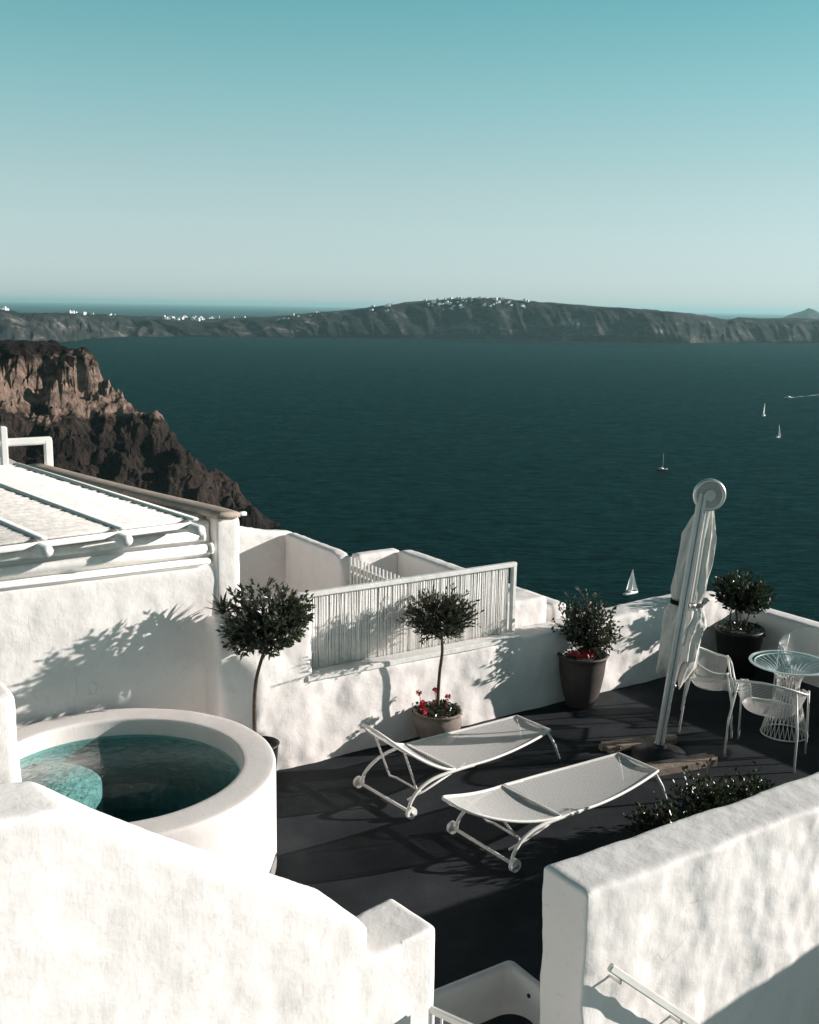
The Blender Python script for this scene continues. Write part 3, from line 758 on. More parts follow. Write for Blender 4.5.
# ------------------------------------------------------------------ glass table on wire base
def table():
    root = empty('glass_table', (3.74, 10.2, 0)); tag(root, 'round glass table on a white wire hourglass base', 'table')
    bm = bmesh.new(); add_lathe(bm, [(0, .738), (.355, .738), (.355, .730), (0, .730)], 64); bmesh.ops.recalc_face_normals(bm, faces=bm.faces); sharp(link('glass_top', bm, M['glass'], root))
    bm = bmesh.new(); add_lathe(bm, [(.358, .730), (.358, .740), (.385, .740), (.388, .735), (.385, .730), (.358, .730)], 64); bmesh.ops.recalc_face_normals(bm, faces=bm.faces); sharp(link('glass_edge', bm, M['frost'], root))
    bm = bmesh.new(); n = 30
    def rr(z): t = z / .72; return float(np.interp(t, [0, .15, .4, .6, .75, .85, .93, 1], [.225, .20, .145, .112, .105, .13, .20, .33]))
    for k in range(n):
        for sg in (-1, 1):
            pts = []
            for j in range(15):
                z = .01 + .71 * j / 14; a = 2 * PI * k / n + sg * .55 * (j / 14); pts.append((rr(z) * math.cos(a), rr(z) * math.sin(a), z))
            add_tube(bm, pts, .0035, 4)
    for z in (.01, .72): add_tube(bm, [(rr(z) * math.cos(2 * PI * k / 40), rr(z) * math.sin(2 * PI * k / 40), z) for k in range(40)], .008, 6, closed=True)
    link('wire_base', bm, M['metal_white'], root)
table()

# ------------------------------------------------------------------ folded cantilever parasol
def parasol():
    B = Vector((2.37, 9.60, 0)); root = empty('folded_parasol', B)
    tag(root, 'tall folded cantilever parasol with off-white canvas and leaning aluminium mast', 'parasol')
    top = Vector((.245, .0, 2.50)); base = Vector((-.01, 0, .05))
    ax = (top - base).normalized(); side = Vector((1, 0, 0)); side = (side - ax * side.dot(ax)).normalized(); fwd = ax.cross(side).normalized()
    def at(f, a=0, b=0): return base + (top - base) * f + side * a + fwd * b
    q = Matrix((side, fwd, ax)).transposed()
    bm = bmesh.new(); Lm = (top - base).length
    for a in (-.020, .020): add_box(bm, at(.5, a), (.031, .07, Lm), q)
    add_box(bm, at(.5, 0, .01), (.014, .045, Lm * .995), q)
    bmesh.ops.bevel(bm, geom=bm.edges[:], offset=.007, segments=2, affect='EDGES'); sharp(link('mast', bm, M['mast'], root))
    # round hinge head
    bm = bmesh.new(); hc = top + side * .062 - ax * .01
    for rr_, w in ((.128, .02),):
        ringp = [hc + side * (rr_ * math.cos(2 * PI * k / 40)) + ax * (rr_ * math.sin(2 * PI * k / 40)) for k in range(40)]
        add_tube(bm, ringp, .021, 10, closed=True)
    hd_ = link('hinge_head', bm, M['alu'], root)
    bm = bmesh.new(); add_tube(bm, [hc - fwd * .012, hc + fwd * .012], .112, 40); sharp(link('hinge_disc', bm, M['disc'], hd_))
    bm = bmesh.new(); add_tube(bm, [hc - fwd * .03, hc + fwd * .03], .05, 28); sharp(link('pivot', bm, M['alu'], hd_))
    # arm going down behind the cloth
    bm = bmesh.new(); add_tube(bm, smooth_path([hc + side * .02, at(.9, .07, .03), at(.6, .085, .05), at(.42, .07, .05)], 6), .024, 10); link('arm', bm, M['alu'], root)
    # canopy: pleated folded cloth hanging behind the mast
    CF = [.24, .35, .445, .53, .59, .70, .835, .915, .95]
    CC = [.09, .080, .055, .065, .060, .060, .067, .085, .10]
    CW = [.125, .165, .180, .185, .140, .152, .143, .085, .05]
    def cloth(f0, f1, seed, tips, nj=50, wobble=1.0):
        bm = bmesh.new(); nk = 96; rg = random.Random(seed); ph = [rg.uniform(0, 6.28) for _ in range(8)]; rows = []
        for j in range(nj + 1):
            t = j / nj; row = []
            for k in range(nk):
                th = 2 * PI * k / nk
                tip = tips * max(0, math.sin(2.5 * th + ph[0])) ** 1.5 + tips * .6 * max(0, math.cos(3 * th + ph[5])) ** 2
                f = f0 + (f1 - tip - f0) * t
                hw = float(np.interp(f, CF, CW)); cc = float(np.interp(f, CF, CC))
                fold = abs(((th * 5 / PI + ph[1] + .5 * math.sin(t * 3 + ph[2])) % 1.0) - .5) * 2        # sharp pleats
                fold2 = abs(((th * 9 / PI + ph[3] + .8 * t) % 1.0) - .5) * 2
                pl = .80 + .24 * fold + .10 * fold2 + .05 * wobble * math.sin(3 * th + 7 * t + ph[4])
                pl *= 1 - .10 * math.exp(-((f - .577) / .018) ** 2)
                row.append(bm.verts.new(at(f, cc + hw * pl * math.cos(th), .115 + .080 * (hw / .15) * pl * math.sin(th))))
            rows.append(row)
        for A, C_ in zip(rows, rows[1:]):
            for k in range(nk): bm.faces.new((A[k], A[(k + 1) % nk], C_[(k + 1) % nk], C_[k]))
        bm.faces.new(rows[0]); bmesh.ops.recalc_face_normals(bm, faces=bm.faces); return bm
    sharp(link('canopy', cloth(.935, .56, 2, 0), M['fabric'], root), 28)
    sharp(link('canopy', cloth(.585, .36, 5, .12), M['fabric'], root), 28)
    # loose flaps of cloth
    for P4 in (((.60, .12), (.52, .255), (.495, .27), (.46, .235), (.44, .15), (.50, .08)), ((.56, -.05), (.47, -.12), (.30, -.125), (.285, -.09), (.33, .0), (.45, -.01)), ((.88, -.01), (.80, -.05), (.68, -.10), (.60, -.09), (.59, -.02), (.75, .03)), ((.50, .10), (.42, .24), (.33, .225), (.245, .13), (.24, .115), (.34, .05))):
        bm = bmesh.new(); nn = len(P4); cf = sum(p[0] for p in P4) / nn; ca = sum(p[1] for p in P4) / nn
        ctr = bm.verts.new(at(cf, ca, .045)); ou = [bm.verts.new(at(f, a, .085 + .02 * (i % 2))) for i, (f, a) in enumerate(P4)]
        for i in range(nn): bm.faces.new((ctr, ou[i], ou[(i + 1) % nn]))
        bmesh.ops.subdivide_edges(bm, edges=bm.edges[:], cuts=3, use_grid_fill=True, smooth=.6)
        bmesh.ops.solidify(bm, geom=bm.faces[:], thickness=.004)
        link('canopy_flap', bm, M['fabric'], root)
    # strap
    bm = bmesh.new(); pts = []
    for k in range(36):
        th = 2 * PI * k / 36; pts.append((.060 + .152 * math.cos(th), .115 + .098 * math.sin(th)))
    A = [bm.verts.new(at(.585, *p)) for p in pts]; C_ = [bm.verts.new(at(.568, *p)) for p in pts]
    for k in range(36): bm.faces.new((A[k], A[(k + 1) % 36], C_[(k + 1) % 36], C_[k]))
    bmesh.ops.solidify(bm, geom=bm.faces[:], thickness=.006)
    link('strap', bm, M['black'], root)
    bm = bmesh.new(); add_box(bm, at(.577, .085, .012), (.06, .012, .034), q); link('buckle', bm, M['alu'], root)
    # crank knob
    bm = bmesh.new(); add_tube(bm, [at(.27, .03, -.03), at(.27, .03, -.06)], .016, 12); link('knob', bm, M['alu'], root)
    # cross base of timber beams
    wood = simple('grey_timber', (.25, .195, .155), .85, var=.3, vscale=14, bump=.5, bscale=40)
    def beam(p, q_, w, h, nm='base_beam'):
        bm = bmesh.new(); p = Vector(p) - B; q_ = Vector(q_) - B; d = (q_ - p); L_ = d.length; rot = Matrix.Rotation(math.atan2(d.y, d.x), 3, 'Z')
        vs = add_box(bm, (0, 0, h / 2), (L_, w, h)); 
        es = [e for e in bm.edges if abs(e.verts[0].co.z - e.verts[1].co.z) > h * .5]; bmesh.ops.bevel(bm, geom=es, offset=w * .28, segments=3, affect='EDGES')
        bmesh.ops.rotate(bm, verts=bm.verts, cent=(0, 0, 0), matrix=rot); bmesh.ops.translate(bm, verts=bm.verts, vec=(p + q_) / 2)
        o = link(nm, bm, wood, root); sharp(o, 30)
        for f in (.2, .8):
            bm = bmesh.new(); c = p.lerp(q_, f); nv = Vector((d.y, -d.x, 0)).normalized(); add_tube(bm, [c + nv * (w * .5 - .004) + Vector((0, 0, h * .5)), c + nv * (w * .5 + .006) + Vector((0, 0, h * .5))], .012, 10); link('bolt', bm, M['pot_black'], o)
    beam((2.06, 9.16, 0), (2.86, 9.49, 0), .17, .06)
    beam((1.84, 9.72, 0), (2.62, 9.98, 0), .15, .05)
    bm = bmesh.new(); add_lathe(bm, [(0, .09), (.11, .088), (.14, .07), (.24, .045), (.26, .0)], 32); link('base_plate', bm, M['pot_black'], root)
    bm = bmesh.new(); add_lathe(bm, [(.06, .07), (.062, .13), (.054, .13), (.054, .07)], 20); link('mast_socket', bm, M['pot_black'], root)
parasol()

# ------------------------------------------------------------------ plants
def leaf(bm, p, d, up, L_, w, fold=.25):
    d = d.normalized(); s = d.cross(up)
    if s.length < 1e-3: s = d.cross(Vector((1, 0, 0)))
    s.normalize(); n = s.cross(d)
    a = bm.verts.new(p); b1 = bm.verts.new(p + d * L_ * .5 + s * w * .5 + n * w * fold); b2 = bm.verts.new(p + d * L_ * .5 - s * w * .5 + n * w * fold); m_ = bm.verts.new(p + d * L_ * .5); c = bm.verts.new(p + d * L_ - n * L_ * .08)
    bm.faces.new((a, b1, m_)); bm.faces.new((m_, b1, c)); bm.faces.new((a, m_, b2)); bm.faces.new((m_, c, b2))
def rnd_dir(rg):
    z = rg.uniform(-1, 1); a = rg.uniform(0, 2 * PI); r = math.sqrt(1 - z * z); return Vector((r * math.cos(a), r * math.sin(a), z))
def crown(bml, bmb, c, rad, seed, twigs, per, L_, w, spike=.0, base=None, flat=1., tip_out=.25, lean_up=.3):
    """twigs from the crown's base to its outside, with leaves along them"""
    rg = random.Random(seed); c = Vector(c); base = Vector(base) if base else c - Vector((0, 0, rad.z))
    lobes = [rnd_dir(rg) for _ in range(9)]
    for i in range(twigs):
        d = rnd_dir(rg)
        k = .80 + .20 * max(d.dot(l) for l in lobes) + rg.uniform(-.16, .12)
        e = c + Vector((d.x * rad.x, d.y * rad.y, d.z * rad.z)) * k
        s0 = base.lerp(c, rg.uniform(.0, .9)) + rnd_dir(rg) * .03
        if rg.random() < spike: e += (d + Vector((0, 0, .7))).normalized() * rg.uniform(.05, .13)
        mid = s0.lerp(e, .5) + rnd_dir(rg) * .05 - Vector((0, 0, .02))
        path = smooth_path([s0, mid, e], 3)
        if i % 2 == 0: add_tube(bmb, path, [.007 - .005 * j / (len(path) - 1) for j in range(len(path))], 4, cap=False)
        for j in range(per):
            t = .30 + .70 * (j + rg.random()) / per; f = t * (len(path) - 1); a = int(min(f, len(path) - 2)); p = path[a].lerp(path[a + 1], f - a)
            ax = (path[a + 1] - path[a]).normalized()
            dd = (ax * .7 + rnd_dir(rg) + d * tip_out + Vector((0, 0, lean_up))).normalized()
            leaf(bml, p, dd, rnd_dir(rg), L_ * rg.uniform(.7, 1.25), w * rg.uniform(.7, 1.2))
def potted_tree(name, label, loc, pot_prof, pot_mat, trunk, crown_args, leafm, soil_z, soil_r, flowers=0, ground_leaves=0, cat='potted tree', multi=None):
    root = empty(name, loc); tag(root, label, cat)
    bm = bmesh.new(); add_lathe(bm, pot_prof, 48); bmesh.ops.recalc_face_normals(bm, faces=bm.faces); p = link('pot', bm, M[pot_mat], root)
    bm = bmesh.new(); add_lathe(bm, [(0, soil_z + .015), (soil_r * .6, soil_z + .01), (soil_r, soil_z)], 24); link('soil', bm, M['soil'], p)
    bmb = bmesh.new()
    pth = smooth_path(trunk[0], 6); n = len(pth); add_tube(bmb, pth, [trunk[1] + (trunk[2] - trunk[1]) * i / (n - 1) for i in range(n)], 9)
    if multi:
        for t_ in multi: add_tube(bmb, smooth_path(t_, 5), [.013 - .007 * i / (5 * (len(t_) - 1)) for i in range(5 * (len(t_) - 1) + 1)], 7)
    bml = bmesh.new()
    for a in crown_args: crown(bml, bmb, **a)
    link('trunk', bmb, M['bark'], root); link('crown', bml, M[leafm], root)
    rg = random.Random(sum(map(ord, name)) + flowers)
    if ground_leaves:
        bm = bmesh.new()
        for k in range(ground_leaves):
            a = rg.uniform(0, 2 * PI); r = soil_r * math.sqrt(rg.random()) * 1.12; h = rg.uniform(.0, .10) * (1.2 - r / soil_r * .5)
            leaf(bm, Vector((r * math.cos(a), r * math.sin(a), soil_z + h)), rnd_dir(rg) + Vector((0, 0, .3)), rnd_dir(rg), rg.uniform(.03, .055), rg.uniform(.025, .04))
        link('undergrowth', bm, M['leaf_dark'], root)
    if flowers:
        for k in range(flowers):
            a = flower_dirs[name][k % len(flower_dirs[name])]
            c = Vector(a) + Vector((rg.uniform(-.012, .012), rg.uniform(-.012, .012), 0))
            bm = bmesh.new()
            add_tube(bm, [Vector((c.x * .8, c.y * .8, soil_z)), c], .003, 5)
            for q in range(46):
                d = rnd_dir(rg); leaf(bm, c + d * rg.uniform(.0, .020), d, rnd_dir(rg), .020, .017)
            link('flower_head', bm, M['petal'], root)
    return root
V3 = Vector
flower_dirs = {}
# 1: broad-leaved standard tree by the plunge pool
potted_tree('potted_tree', 'broad-leaved tree with a round crown and bare bent trunk beside the plunge pool', (-1.25, 8.84, 0),
    [(0, 0), (.12, 0), (.14, .20), (.155, .37), (.165, .385), (.15, .39), (.135, .35), (0, .33)], 'pot_black',
    ([(-.04, -.03, .32), (-.045, -.04, .70), (-.03, -.02, .95), (.01, .0, 1.12), (.05, 0, 1.24)], .018, .013),
    [dict(c=(.08, 0, 1.53), rad=V3((.36, .34, .30)), seed=21, twigs=215, per=11, L_=.062, w=.026, base=(.04, 0, 1.2), tip_out=.4),
     dict(c=(-.16, -.04, 1.36), rad=V3((.17, .15, .14)), seed=22, twigs=45, per=9, L_=.062, w=.028, base=(.0, 0, 1.28)),
     dict(c=(.32, .0, 1.55), rad=V3((.12, .15, .17)), seed=24, twigs=50, per=9, L_=.06, w=.028, base=(.05, 0, 1.3))],
    'leaf_broad', .34, .13)
# 2: olive standard in a rounded clay pot
flower_dirs['potted_olive_tree'] = [(-.17, -.12, .395), (-.19, -.02, .50), (-.12, -.17, .37), (.08, -.05, .47), (-.02, .0, .52), (-.15, -.13, .44)]
potted_tree('potted_olive_tree', 'small olive tree in a rounded clay pot with red flowers before the cane fence', (.30, 9.86, 0),
    [(0, 0), (.13, 0), (.15, .01), (.205, .10), (.232, .19), (.222, .26), (.205, .285), (.225, .30), (.235, .315), (.225, .325), (.205, .32), (.20, .28), (0, .26)], 'pot_clay',
    ([(0, 0, .27), (.0, 0, .5), (.01, .0, .7), (.03, 0, .9), (.02, 0, 1.06), (.03, 0, 1.1)], .018, .012),
    [dict(c=(.0, 0, 1.27), rad=V3((.30, .29, .20)), seed=31, twigs=330, per=16, L_=.046, w=.014, spike=.28, base=(.02, 0, 1.08), tip_out=.6, lean_up=.55)],
    'leaf_olive', .28, .195, flowers=6, ground_leaves=230)
# 3: bushy tree in a tall dark clay pot
flower_dirs['potted_bush'] = [(-.09, -.12, .60), (-.04, -.15, .585), (.02, -.15, .59), (.07, -.13, .60), (-.12, -.09, .61), (.0, -.1, .62)]
potted_tree('potted_bush', 'loose bush with red flowers in a tall dark clay pot against the low back wall', (1.83, 10.90, 0),
    [(0, 0), (.14, 0), (.155, .02), (.20, .18), (.232, .36), (.245, .50), (.255, .545), (.268, .555), (.262, .57), (.240, .57), (.232, .53), (0, .51)], 'pot_dark',
    ([(0, 0, .5), (.02, 0, .6), (.0, 0, .72)], .016, .01),
    [dict(c=(.04, 0, .88), rad=V3((.27, .26, .22)), seed=41, twigs=130, per=11, L_=.05, w=.03, base=(.0, 0, .58), spike=.3),
     dict(c=(.16, -.03, .74), rad=V3((.20, .18, .14)), seed=43, twigs=55, per=9, L_=.05, w=.028, base=(.02, 0, .56), spike=.3),
     dict(c=(.02, 0, 1.04), rad=V3((.18, .2, .10)), seed=44, twigs=40, per=9, L_=.05, w=.028, base=(.0, 0, .7), spike=.3)],
    'leaf_olive', .52, .23, flowers=6, ground_leaves=90)
# 4: dark plant in the far corner
potted_tree('potted_plant', 'dark leafy plant in a big black pot in the shaded far corner of the terrace', (3.80, 12.02, 0),
    [(0, 0), (.20, 0), (.24, .3), (.27, .50), (.285, .53), (.27, .55), (.25, .52), (0, .49)], 'pot_black',
    ([(0, 0, .5), (-.03, 0, .62), (-.06, 0, .75)], .018, .012),
    [dict(c=(-.02, 0, .99), rad=V3((.30, .28, .19)), seed=51, twigs=150, per=11, L_=.052, w=.036, base=(-.04, 0, .72), tip_out=.5),
     dict(c=(.19, 0, .92), rad=V3((.16, .18, .14)), seed=52, twigs=50, per=9, L_=.052, w=.036, base=(.05, 0, .75))],
    'leaf_dark', .5, .245, ground_leaves=120, cat='potted plant', multi=[[(.05, 0, .5), (.08, 0, .65), (.12, 0, .82)], [(-.08, .02, .5), (-.12, 0, .66), (-.1, 0, .8)]])
# shrubs along the back of the near right wall
def shrub(x, y, label, seed, rad, zc, tw):
    root = empty('potted_shrub', (x, y, 0)); tag(root, label, 'shrub', 'shrubs behind the near right wall')
    bm = bmesh.new(); add_lathe(bm, [(0, 0), (.13, 0), (.16, .2), (.17, .215), (.15, .22), (0, .19)], 24); link('pot', bm, M['pot_black'], root)
    bl, bb = bmesh.new(), bmesh.new(); crown(bl, bb, c=(0, 0, zc), rad=rad, seed=seed, twigs=tw, per=12, L_=.042, w=.026, base=(0, 0, .2), spike=.25)
    link('stems', bb, M['bark'], root); link('foliage', bl, M['leaf_dark'], root)
shrub(1.98, 7.66, 'dark glossy shrub behind the near right wall, closest to the lounger foot', 61, V3((.27, .22, .17)), .27, 110)
shrub(2.36, 7.95, 'dark glossy shrub, the middle one behind the near right wall', 62, V3((.28, .22, .20)), .30, 115)
shrub(2.78, 8.18, 'dark glossy shrub behind the near right wall, closest to the table', 63, V3((.24, .20, .16)), .28, 95)

# ------------------------------------------------------------------ sea
bm = bmesh.new()
S0 = 60000
vs = [bm.verts.new((x, y, SEA)) for x, y in ((-S0, -3000), (S0, -3000), (S0, 95000), (-S0, 95000))]; bm.faces.new(vs)
tag(link('sea', bm, M['sea'], smooth=False), kind='structure')

# ------------------------------------------------------------------ rocky headland
def headland():
    poly = [(-1200, 330), (-620, 470), (-400, 545), (-268, 640), (-202, 690), (-136, 728), (-101, 762), (-115, 830), (-220, 960), (-500, 1150), (-1200, 1300)]
    P = np.array(poly, float)
    nx, ny = 420, 300
    xs = np.linspace(-640, -60, nx); ys = np.linspace(480, 1020, ny)
    X, Y = np.meshgrid(xs, ys)
    dist = np.full(X.shape, 1e9)
    inside = np.zeros(X.shape, bool)
    m = len(P)
    for i in range(m):
        a, b = P[i], P[(i + 1) % m]; ab = b - a
        t = np.clip(((X - a[0]) * ab[0] + (Y - a[1]) * ab[1]) / (ab @ ab), 0, 1)
        dist = np.minimum(dist, np.hypot(X - a[0] - t * ab[0], Y - a[1] - t * ab[1]))
        c = ((a[1] > Y) != (b[1] > Y)) & (X < (b[0] - a[0]) * (Y - a[1]) / (b[1] - a[1] + 1e-12) + a[0]); inside ^= c
    e = np.where(inside, dist, -dist)
    bm = bmesh.new(); grid = []
    kx = [-40, 0, 30, 62, 82, 93, 99, 111, 118, 126, 180, 400]; kz = [-30, 0, 27, 56, 78, 86, 92, 119, 125, 127, 129, 131]
    for j in range(ny):
        row = []
        for i in range(nx):
            x, y = xs[i], ys[j]
            v = Vector((x, y, 0))
            r1 = 1 - abs(noise.noise(v * .020)) * 2            # ridged: buttresses and gullies
            r2 = 1 - abs(noise.noise(v * .055 + Vector((7, 3, 1)))) * 2
            f = noise.fractal(v * .03, 1.0, 2.1, 5)
            ee = e[j, i] + 6 * r1 + 2.5 * r2 + 13 * f + 1.6 * noise.fractal(v * .11, 1.0, 2.1, 4) - 5
            z = float(np.interp(ee, kx, kz))
            ee += 5 * noise.fractal(Vector((x * .05, y * .05, z * .12)), .9, 2.2, 5) + .9 * (1 - 2 * abs(noise.noise(Vector((x * .13 + z * .05, y * .13, z * .07 + 9)))))
            z = float(np.interp(ee, kx, kz)); z += .9 * math.sin(z * .75 + 2 * noise.noise(v * .02))
            low = min(1, max(0, z / 20)) * (1 if z < 88 else .35)
            z += low * (6.5 * noise.fractal(Vector((x * .035, y * .035, z * .03)), .8, 2.2, 4) + 2.2 * noise.fractal(Vector((x * .11, y * .11, z * .05)), .9, 2.1, 4) + 3.0 * (r2 - .3))
            if z > 120: z += 2.2 * noise.noise(v * .03) + 1.2 * noise.noise(v * .11)
            row.append(bm.verts.new((x, y, SEA + z)))
        grid.append(row)
    for j in range(ny - 1):
        for i in range(nx - 1): bm.faces.new((grid[j][i], grid[j][i + 1], grid[j + 1][i + 1], grid[j + 1][i]))
    tag(link('headland', bm, M['cliff'], smooth=False), kind='structure')
headland()

# ------------------------------------------------------------------ the far island, with its gullied cliffs
F_, PITCH, ROLL = 1090.0, R(10.7), R(.9)
def ray(x, y):
    u, v = (x - 409.5) / F_, -(y - 512) / F_
    u, v = u * math.cos(ROLL) - v * math.sin(ROLL), u * math.sin(ROLL) + v * math.cos(ROLL)
    return Vector((u, math.cos(PITCH) + v * math.sin(PITCH), -math.sin(PITCH) + v * math.cos(PITCH)))
def interp(x, tab): return float(np.interp(x, [a for a, _ in tab], [b for _, b in tab]))
topT = [(-200, 305), (-60, 309), (0, 310.5), (20, 315), (60, 315), (100, 316.5), (130, 318), (200, 321), (240, 320), (262, 319), (300, 315.5), (345, 311), (380, 306), (410, 302), (440, 299.5), (470, 297.5), (495, 298), (530, 301), (570, 304.5), (610, 307), (650, 310.5), (690, 314.5), (715, 319), (726, 321), (738, 318), (760, 319.5), (790, 319), (819, 320), (900, 323), (1000, 330)]
botT = [(-200, 352), (0, 346), (40, 343.5), (75, 341), (90, 338.5), (130, 336.5), (200, 336.5), (350, 337.5), (450, 338.5), (560, 340.5), (640, 342.5), (690, 343.2), (740, 342.5), (819, 343), (1000, 346)]
def island_pt(px, k):
    """ground point for world azimuth px; k=0 at the waterline, 1 at the rim, 2 behind"""
    pb = ray(px, interp(px, botT)); tb = (SEA - H) / pb.z; b = Vector((0, 0, H)) + pb * tb
    pt = ray(px, interp(px, topT)); depth = 300; hd = Vector((b.x, b.y, 0)).normalized()
    r = b + hd * depth; s = Vector((r.x, r.y, 0)).length / Vector((pt.x, pt.y, 0)).length
    return b, hd, depth, H + pt.z * s - SEA
def island():
    bm = bmesh.new(); rows = []; nk = 30
    pxs = [-180 + 1.15 * i for i in range(1010)]
    for px in pxs:
        b, hd, depth, top = island_pt(px, 0)
        row = []
        pm = b + hd * 150
        for k in range(nk + 1):
            t = k / nk
            if t <= .6:
                q = t / .6; z = top * (q ** .80) * .97
                gl = 1 - abs(noise.noise(Vector((pm.x * .0075 + q * .9, pm.y * .0075, q * .5)))) * 2.1
                gl2 = 1 - abs(noise.noise(Vector((pm.x * .019 + q * 1.6, pm.y * .019, 4 + q)))) * 2
                off = depth * q + (gl * 52 + gl2 * 26 + 70 * noise.noise(Vector((pm.x * .0021, pm.y * .0021, 2)))) * math.sin(PI * min(1, q * 1.02)) ** .6 * -1
            else:
                q = (t - .6) / .4; z = top * (.97 + .03 * math.sin(min(1, q * 1.5) * PI)) - top * max(0, q - .6) ** 1.2 * .9; off = depth + 1500 * q
            p = b + hd * off
            nz = noise.fractal(Vector((p.x * .006, p.y * .006, z * .01)), 1, 2.1, 4)
            z += nz * (16 if t < .6 else 9) * min(1, t * 6)
            row.append(bm.verts.new((p.x, p.y, SEA + z - (4 if k == 0 else 0))))
        rows.append(row)
    for A, B in zip(rows, rows[1:]):
        for k in range(nk): bm.faces.new((A[k], B[k], B[k + 1], A[k + 1]))
    bmesh.ops.recalc_face_normals(bm, faces=bm.faces)
    tag(link('far_island', bm, M['island'], smooth=False), kind='structure')
    # its highest rim is what the eye sees: small village houses sit there
island()
def cone_islet():
    bm = bmesh.new(); D_ = 17000; rows = []
    for i in range(60):
        x = (i - 30) / 30.0; row = []
        for j in range(20):
            y = (j - 10) / 10.0; r = math.hypot(x, y)
            z = max(0, 1 - r) ** 1.1 * 230 + 25 * noise.noise(Vector((x * 3, y * 3, 0))) - 5
            row.append(bm.verts.new((6060 + x * 560, D_ + y * 600, SEA + z)))
        rows.append(row)
    for A, B in zip(rows, rows[1:]):
        for k in range(19): bm.faces.new((A[k], B[k], B[k + 1], A[k + 1]))
    tag(link('distant_islet', bm, M['island']), kind='structure')
cone_islet()

# village houses on the rim of the island
M['far_white'] = simple('far_whitewash', (.82, .80, .78), .9, var=.04, bump=0)
def rim_house():
    bm = bmesh.new(); add_box(bm, (0, 0, 3), (14, 11, 8)); add_box(bm, (3, -1, 8), (7, 8, 6)); 
    add_box(bm, (-3, -5.6, 2.5), (1.6, .4, 3)); add_box(bm, (3, -5.6, 3), (1.2, .4, 1.6))
    o = link('village_house', bm, M['far_white'], smooth=False)
    tag(o, 'tiny white cube house in a village along the rim of the far island', 'house', 'white houses on the far island')
    return o
hs0 = rim_house(); rg = random.Random(77)
spots = []
for lo, hi, n, dn in ((68, 98, 9, 0), (108, 120, 3, 0), (163, 204, 42, 3), (205, 250, 6, 2), (268, 330, 9, 6), (345, 400, 7, 9), (425, 470, 44, 14), (470, 530, 22, 12), (0, 8, 4, 0)):
    for _ in range(n): spots.append((rg.uniform(lo, hi), rg.random() ** 1.3 * dn))
dg = None
bpy.context.view_layer.update()
isl = bpy.data.objects['far_island']
from mathutils.bvhtree import BVHTree
bv = BVHTree.FromObject(isl, bpy.context.evaluated_depsgraph_get())
first = True
for px, dn in spots:
    hit = None
    for extra in np.arange(0, 14, .5):
        r_ = ray(px, interp(px, topT) - 3 + dn + extra)
        h_ = bv.ray_cast(Vector((0, 0, H)), r_.normalized())
        if h_[0] is not None: hit = h_[0]; break
    if hit is None: continue
    o = hs0 if first else hs0.copy()
    if not first: COL.objects.link(o)
    first = False
    s = rg.uniform(.6, 1.35); o.location = hit + Vector((0, 0, -1.5)); o.rotation_euler.z = rg.uniform(-.5, .5); o.scale = (s * rg.uniform(.8, 1.5), s, s * rg.uniform(.7, 1.2))

# ------------------------------------------------------------------ boats
def seapt(px, py): r_ = ray(px, py); return Vector((0, 0, H)) + r_ * ((SEA - H) / r_.z)
def hull_bm(L_, w, h):
    bm = bmesh.new(); rows = []
    for i in range(13):
        t = i / 12; x = (t - .5) * L_; ww = w / 2 * (1 - max(0, (t - .35) / .65) ** 2.2) * (.75 + .25 * min(1, t * 4)); sh = h * (1 + .25 * t * t)
        rows.append([bm.verts.new((x, y_ * ww, z_)) for y_, z_ in ((-1, sh), (-.85, h * .3), (-.3, -.4), (.3, -.4), (.85, h * .3), (1, sh))])
    for A, B in zip(rows, rows[1:]):
        for k in range(5): bm.faces.new((A[k], A[k + 1], B[k + 1], B[k]))
        bm.faces.new((A[5], A[0], B[0], B[5]))
    bm.faces.new(rows[0]); bmesh.ops.recalc_face_normals(bm, faces=bm.faces); return bm
def sailboat(px, py, hgt, label, sails, hm, deg):
    p = seapt(px, py); root = empty('sailboat', p, R(deg)); tag(root, label, 'boat')
    L_ = hgt * .78
    link('hull', hull_bm(L_, L_ * .28, L_ * .085), M[hm], root)
    bm = bmesh.new(); add_box(bm, (-.05 * L_, 0, L_ * .115), (L_ * .34, L_ * .15, L_ * .06)); bmesh.ops.bevel(bm, geom=bm.edges[:], offset=L_ * .015, segments=2, affect='EDGES'); link('cabin', bm, M['hull_white'], root)
    bm = bmesh.new(); add_tube(bm, [(L_ * .06, 0, 0), (L_ * .06, 0, hgt)], [.14, .10], 8)
    add_tube(bm, [(L_ * .06, 0, hgt * .16), (-L_ * .38, 0, hgt * .15)], .1, 6); link('mast', bm, M['hull_white'], root)
    for kind in sails:
        bm = bmesh.new(); n = 10; rows = []
        for j in range(n + 1):
            t = j / n; z = hgt * (.17 + .80 * t); row = []
            for i in range(7):
                s = i / 6
                if kind == 'main': x0, x1 = L_ * .055, L_ * .055 - L_ * .44 * (1 - t) ** .75; 
                else: x0, x1 = L_ * (.46 - .38 * t), L_ * (.46 - .38 * t) - L_ * .42 * (1 - t); z = hgt * (.12 + .76 * t)
                row.append(bm.verts.new((x0 + (x1 - x0) * s, L_ * .10 * math.sin(PI * s) * (1 - t * .6), z)))
            rows.append(row)
        for A, B in zip(rows, rows[1:]):
            for i in range(6): bm.faces.new((A[i], A[i + 1], B[i + 1], B[i]))
        bmesh.ops.remove_doubles(bm, verts=bm.verts, dist=.001); bmesh.ops.solidify(bm, geom=bm.faces[:], thickness=.04)
        link('mainsail' if kind == 'main' else 'jib', bm, M['sail'], root)
sailboat(631, 594, 14.5, 'sailing boat with tall white sail set, just above the low back wall', ['main', 'jib'], 'hull_white', 35)
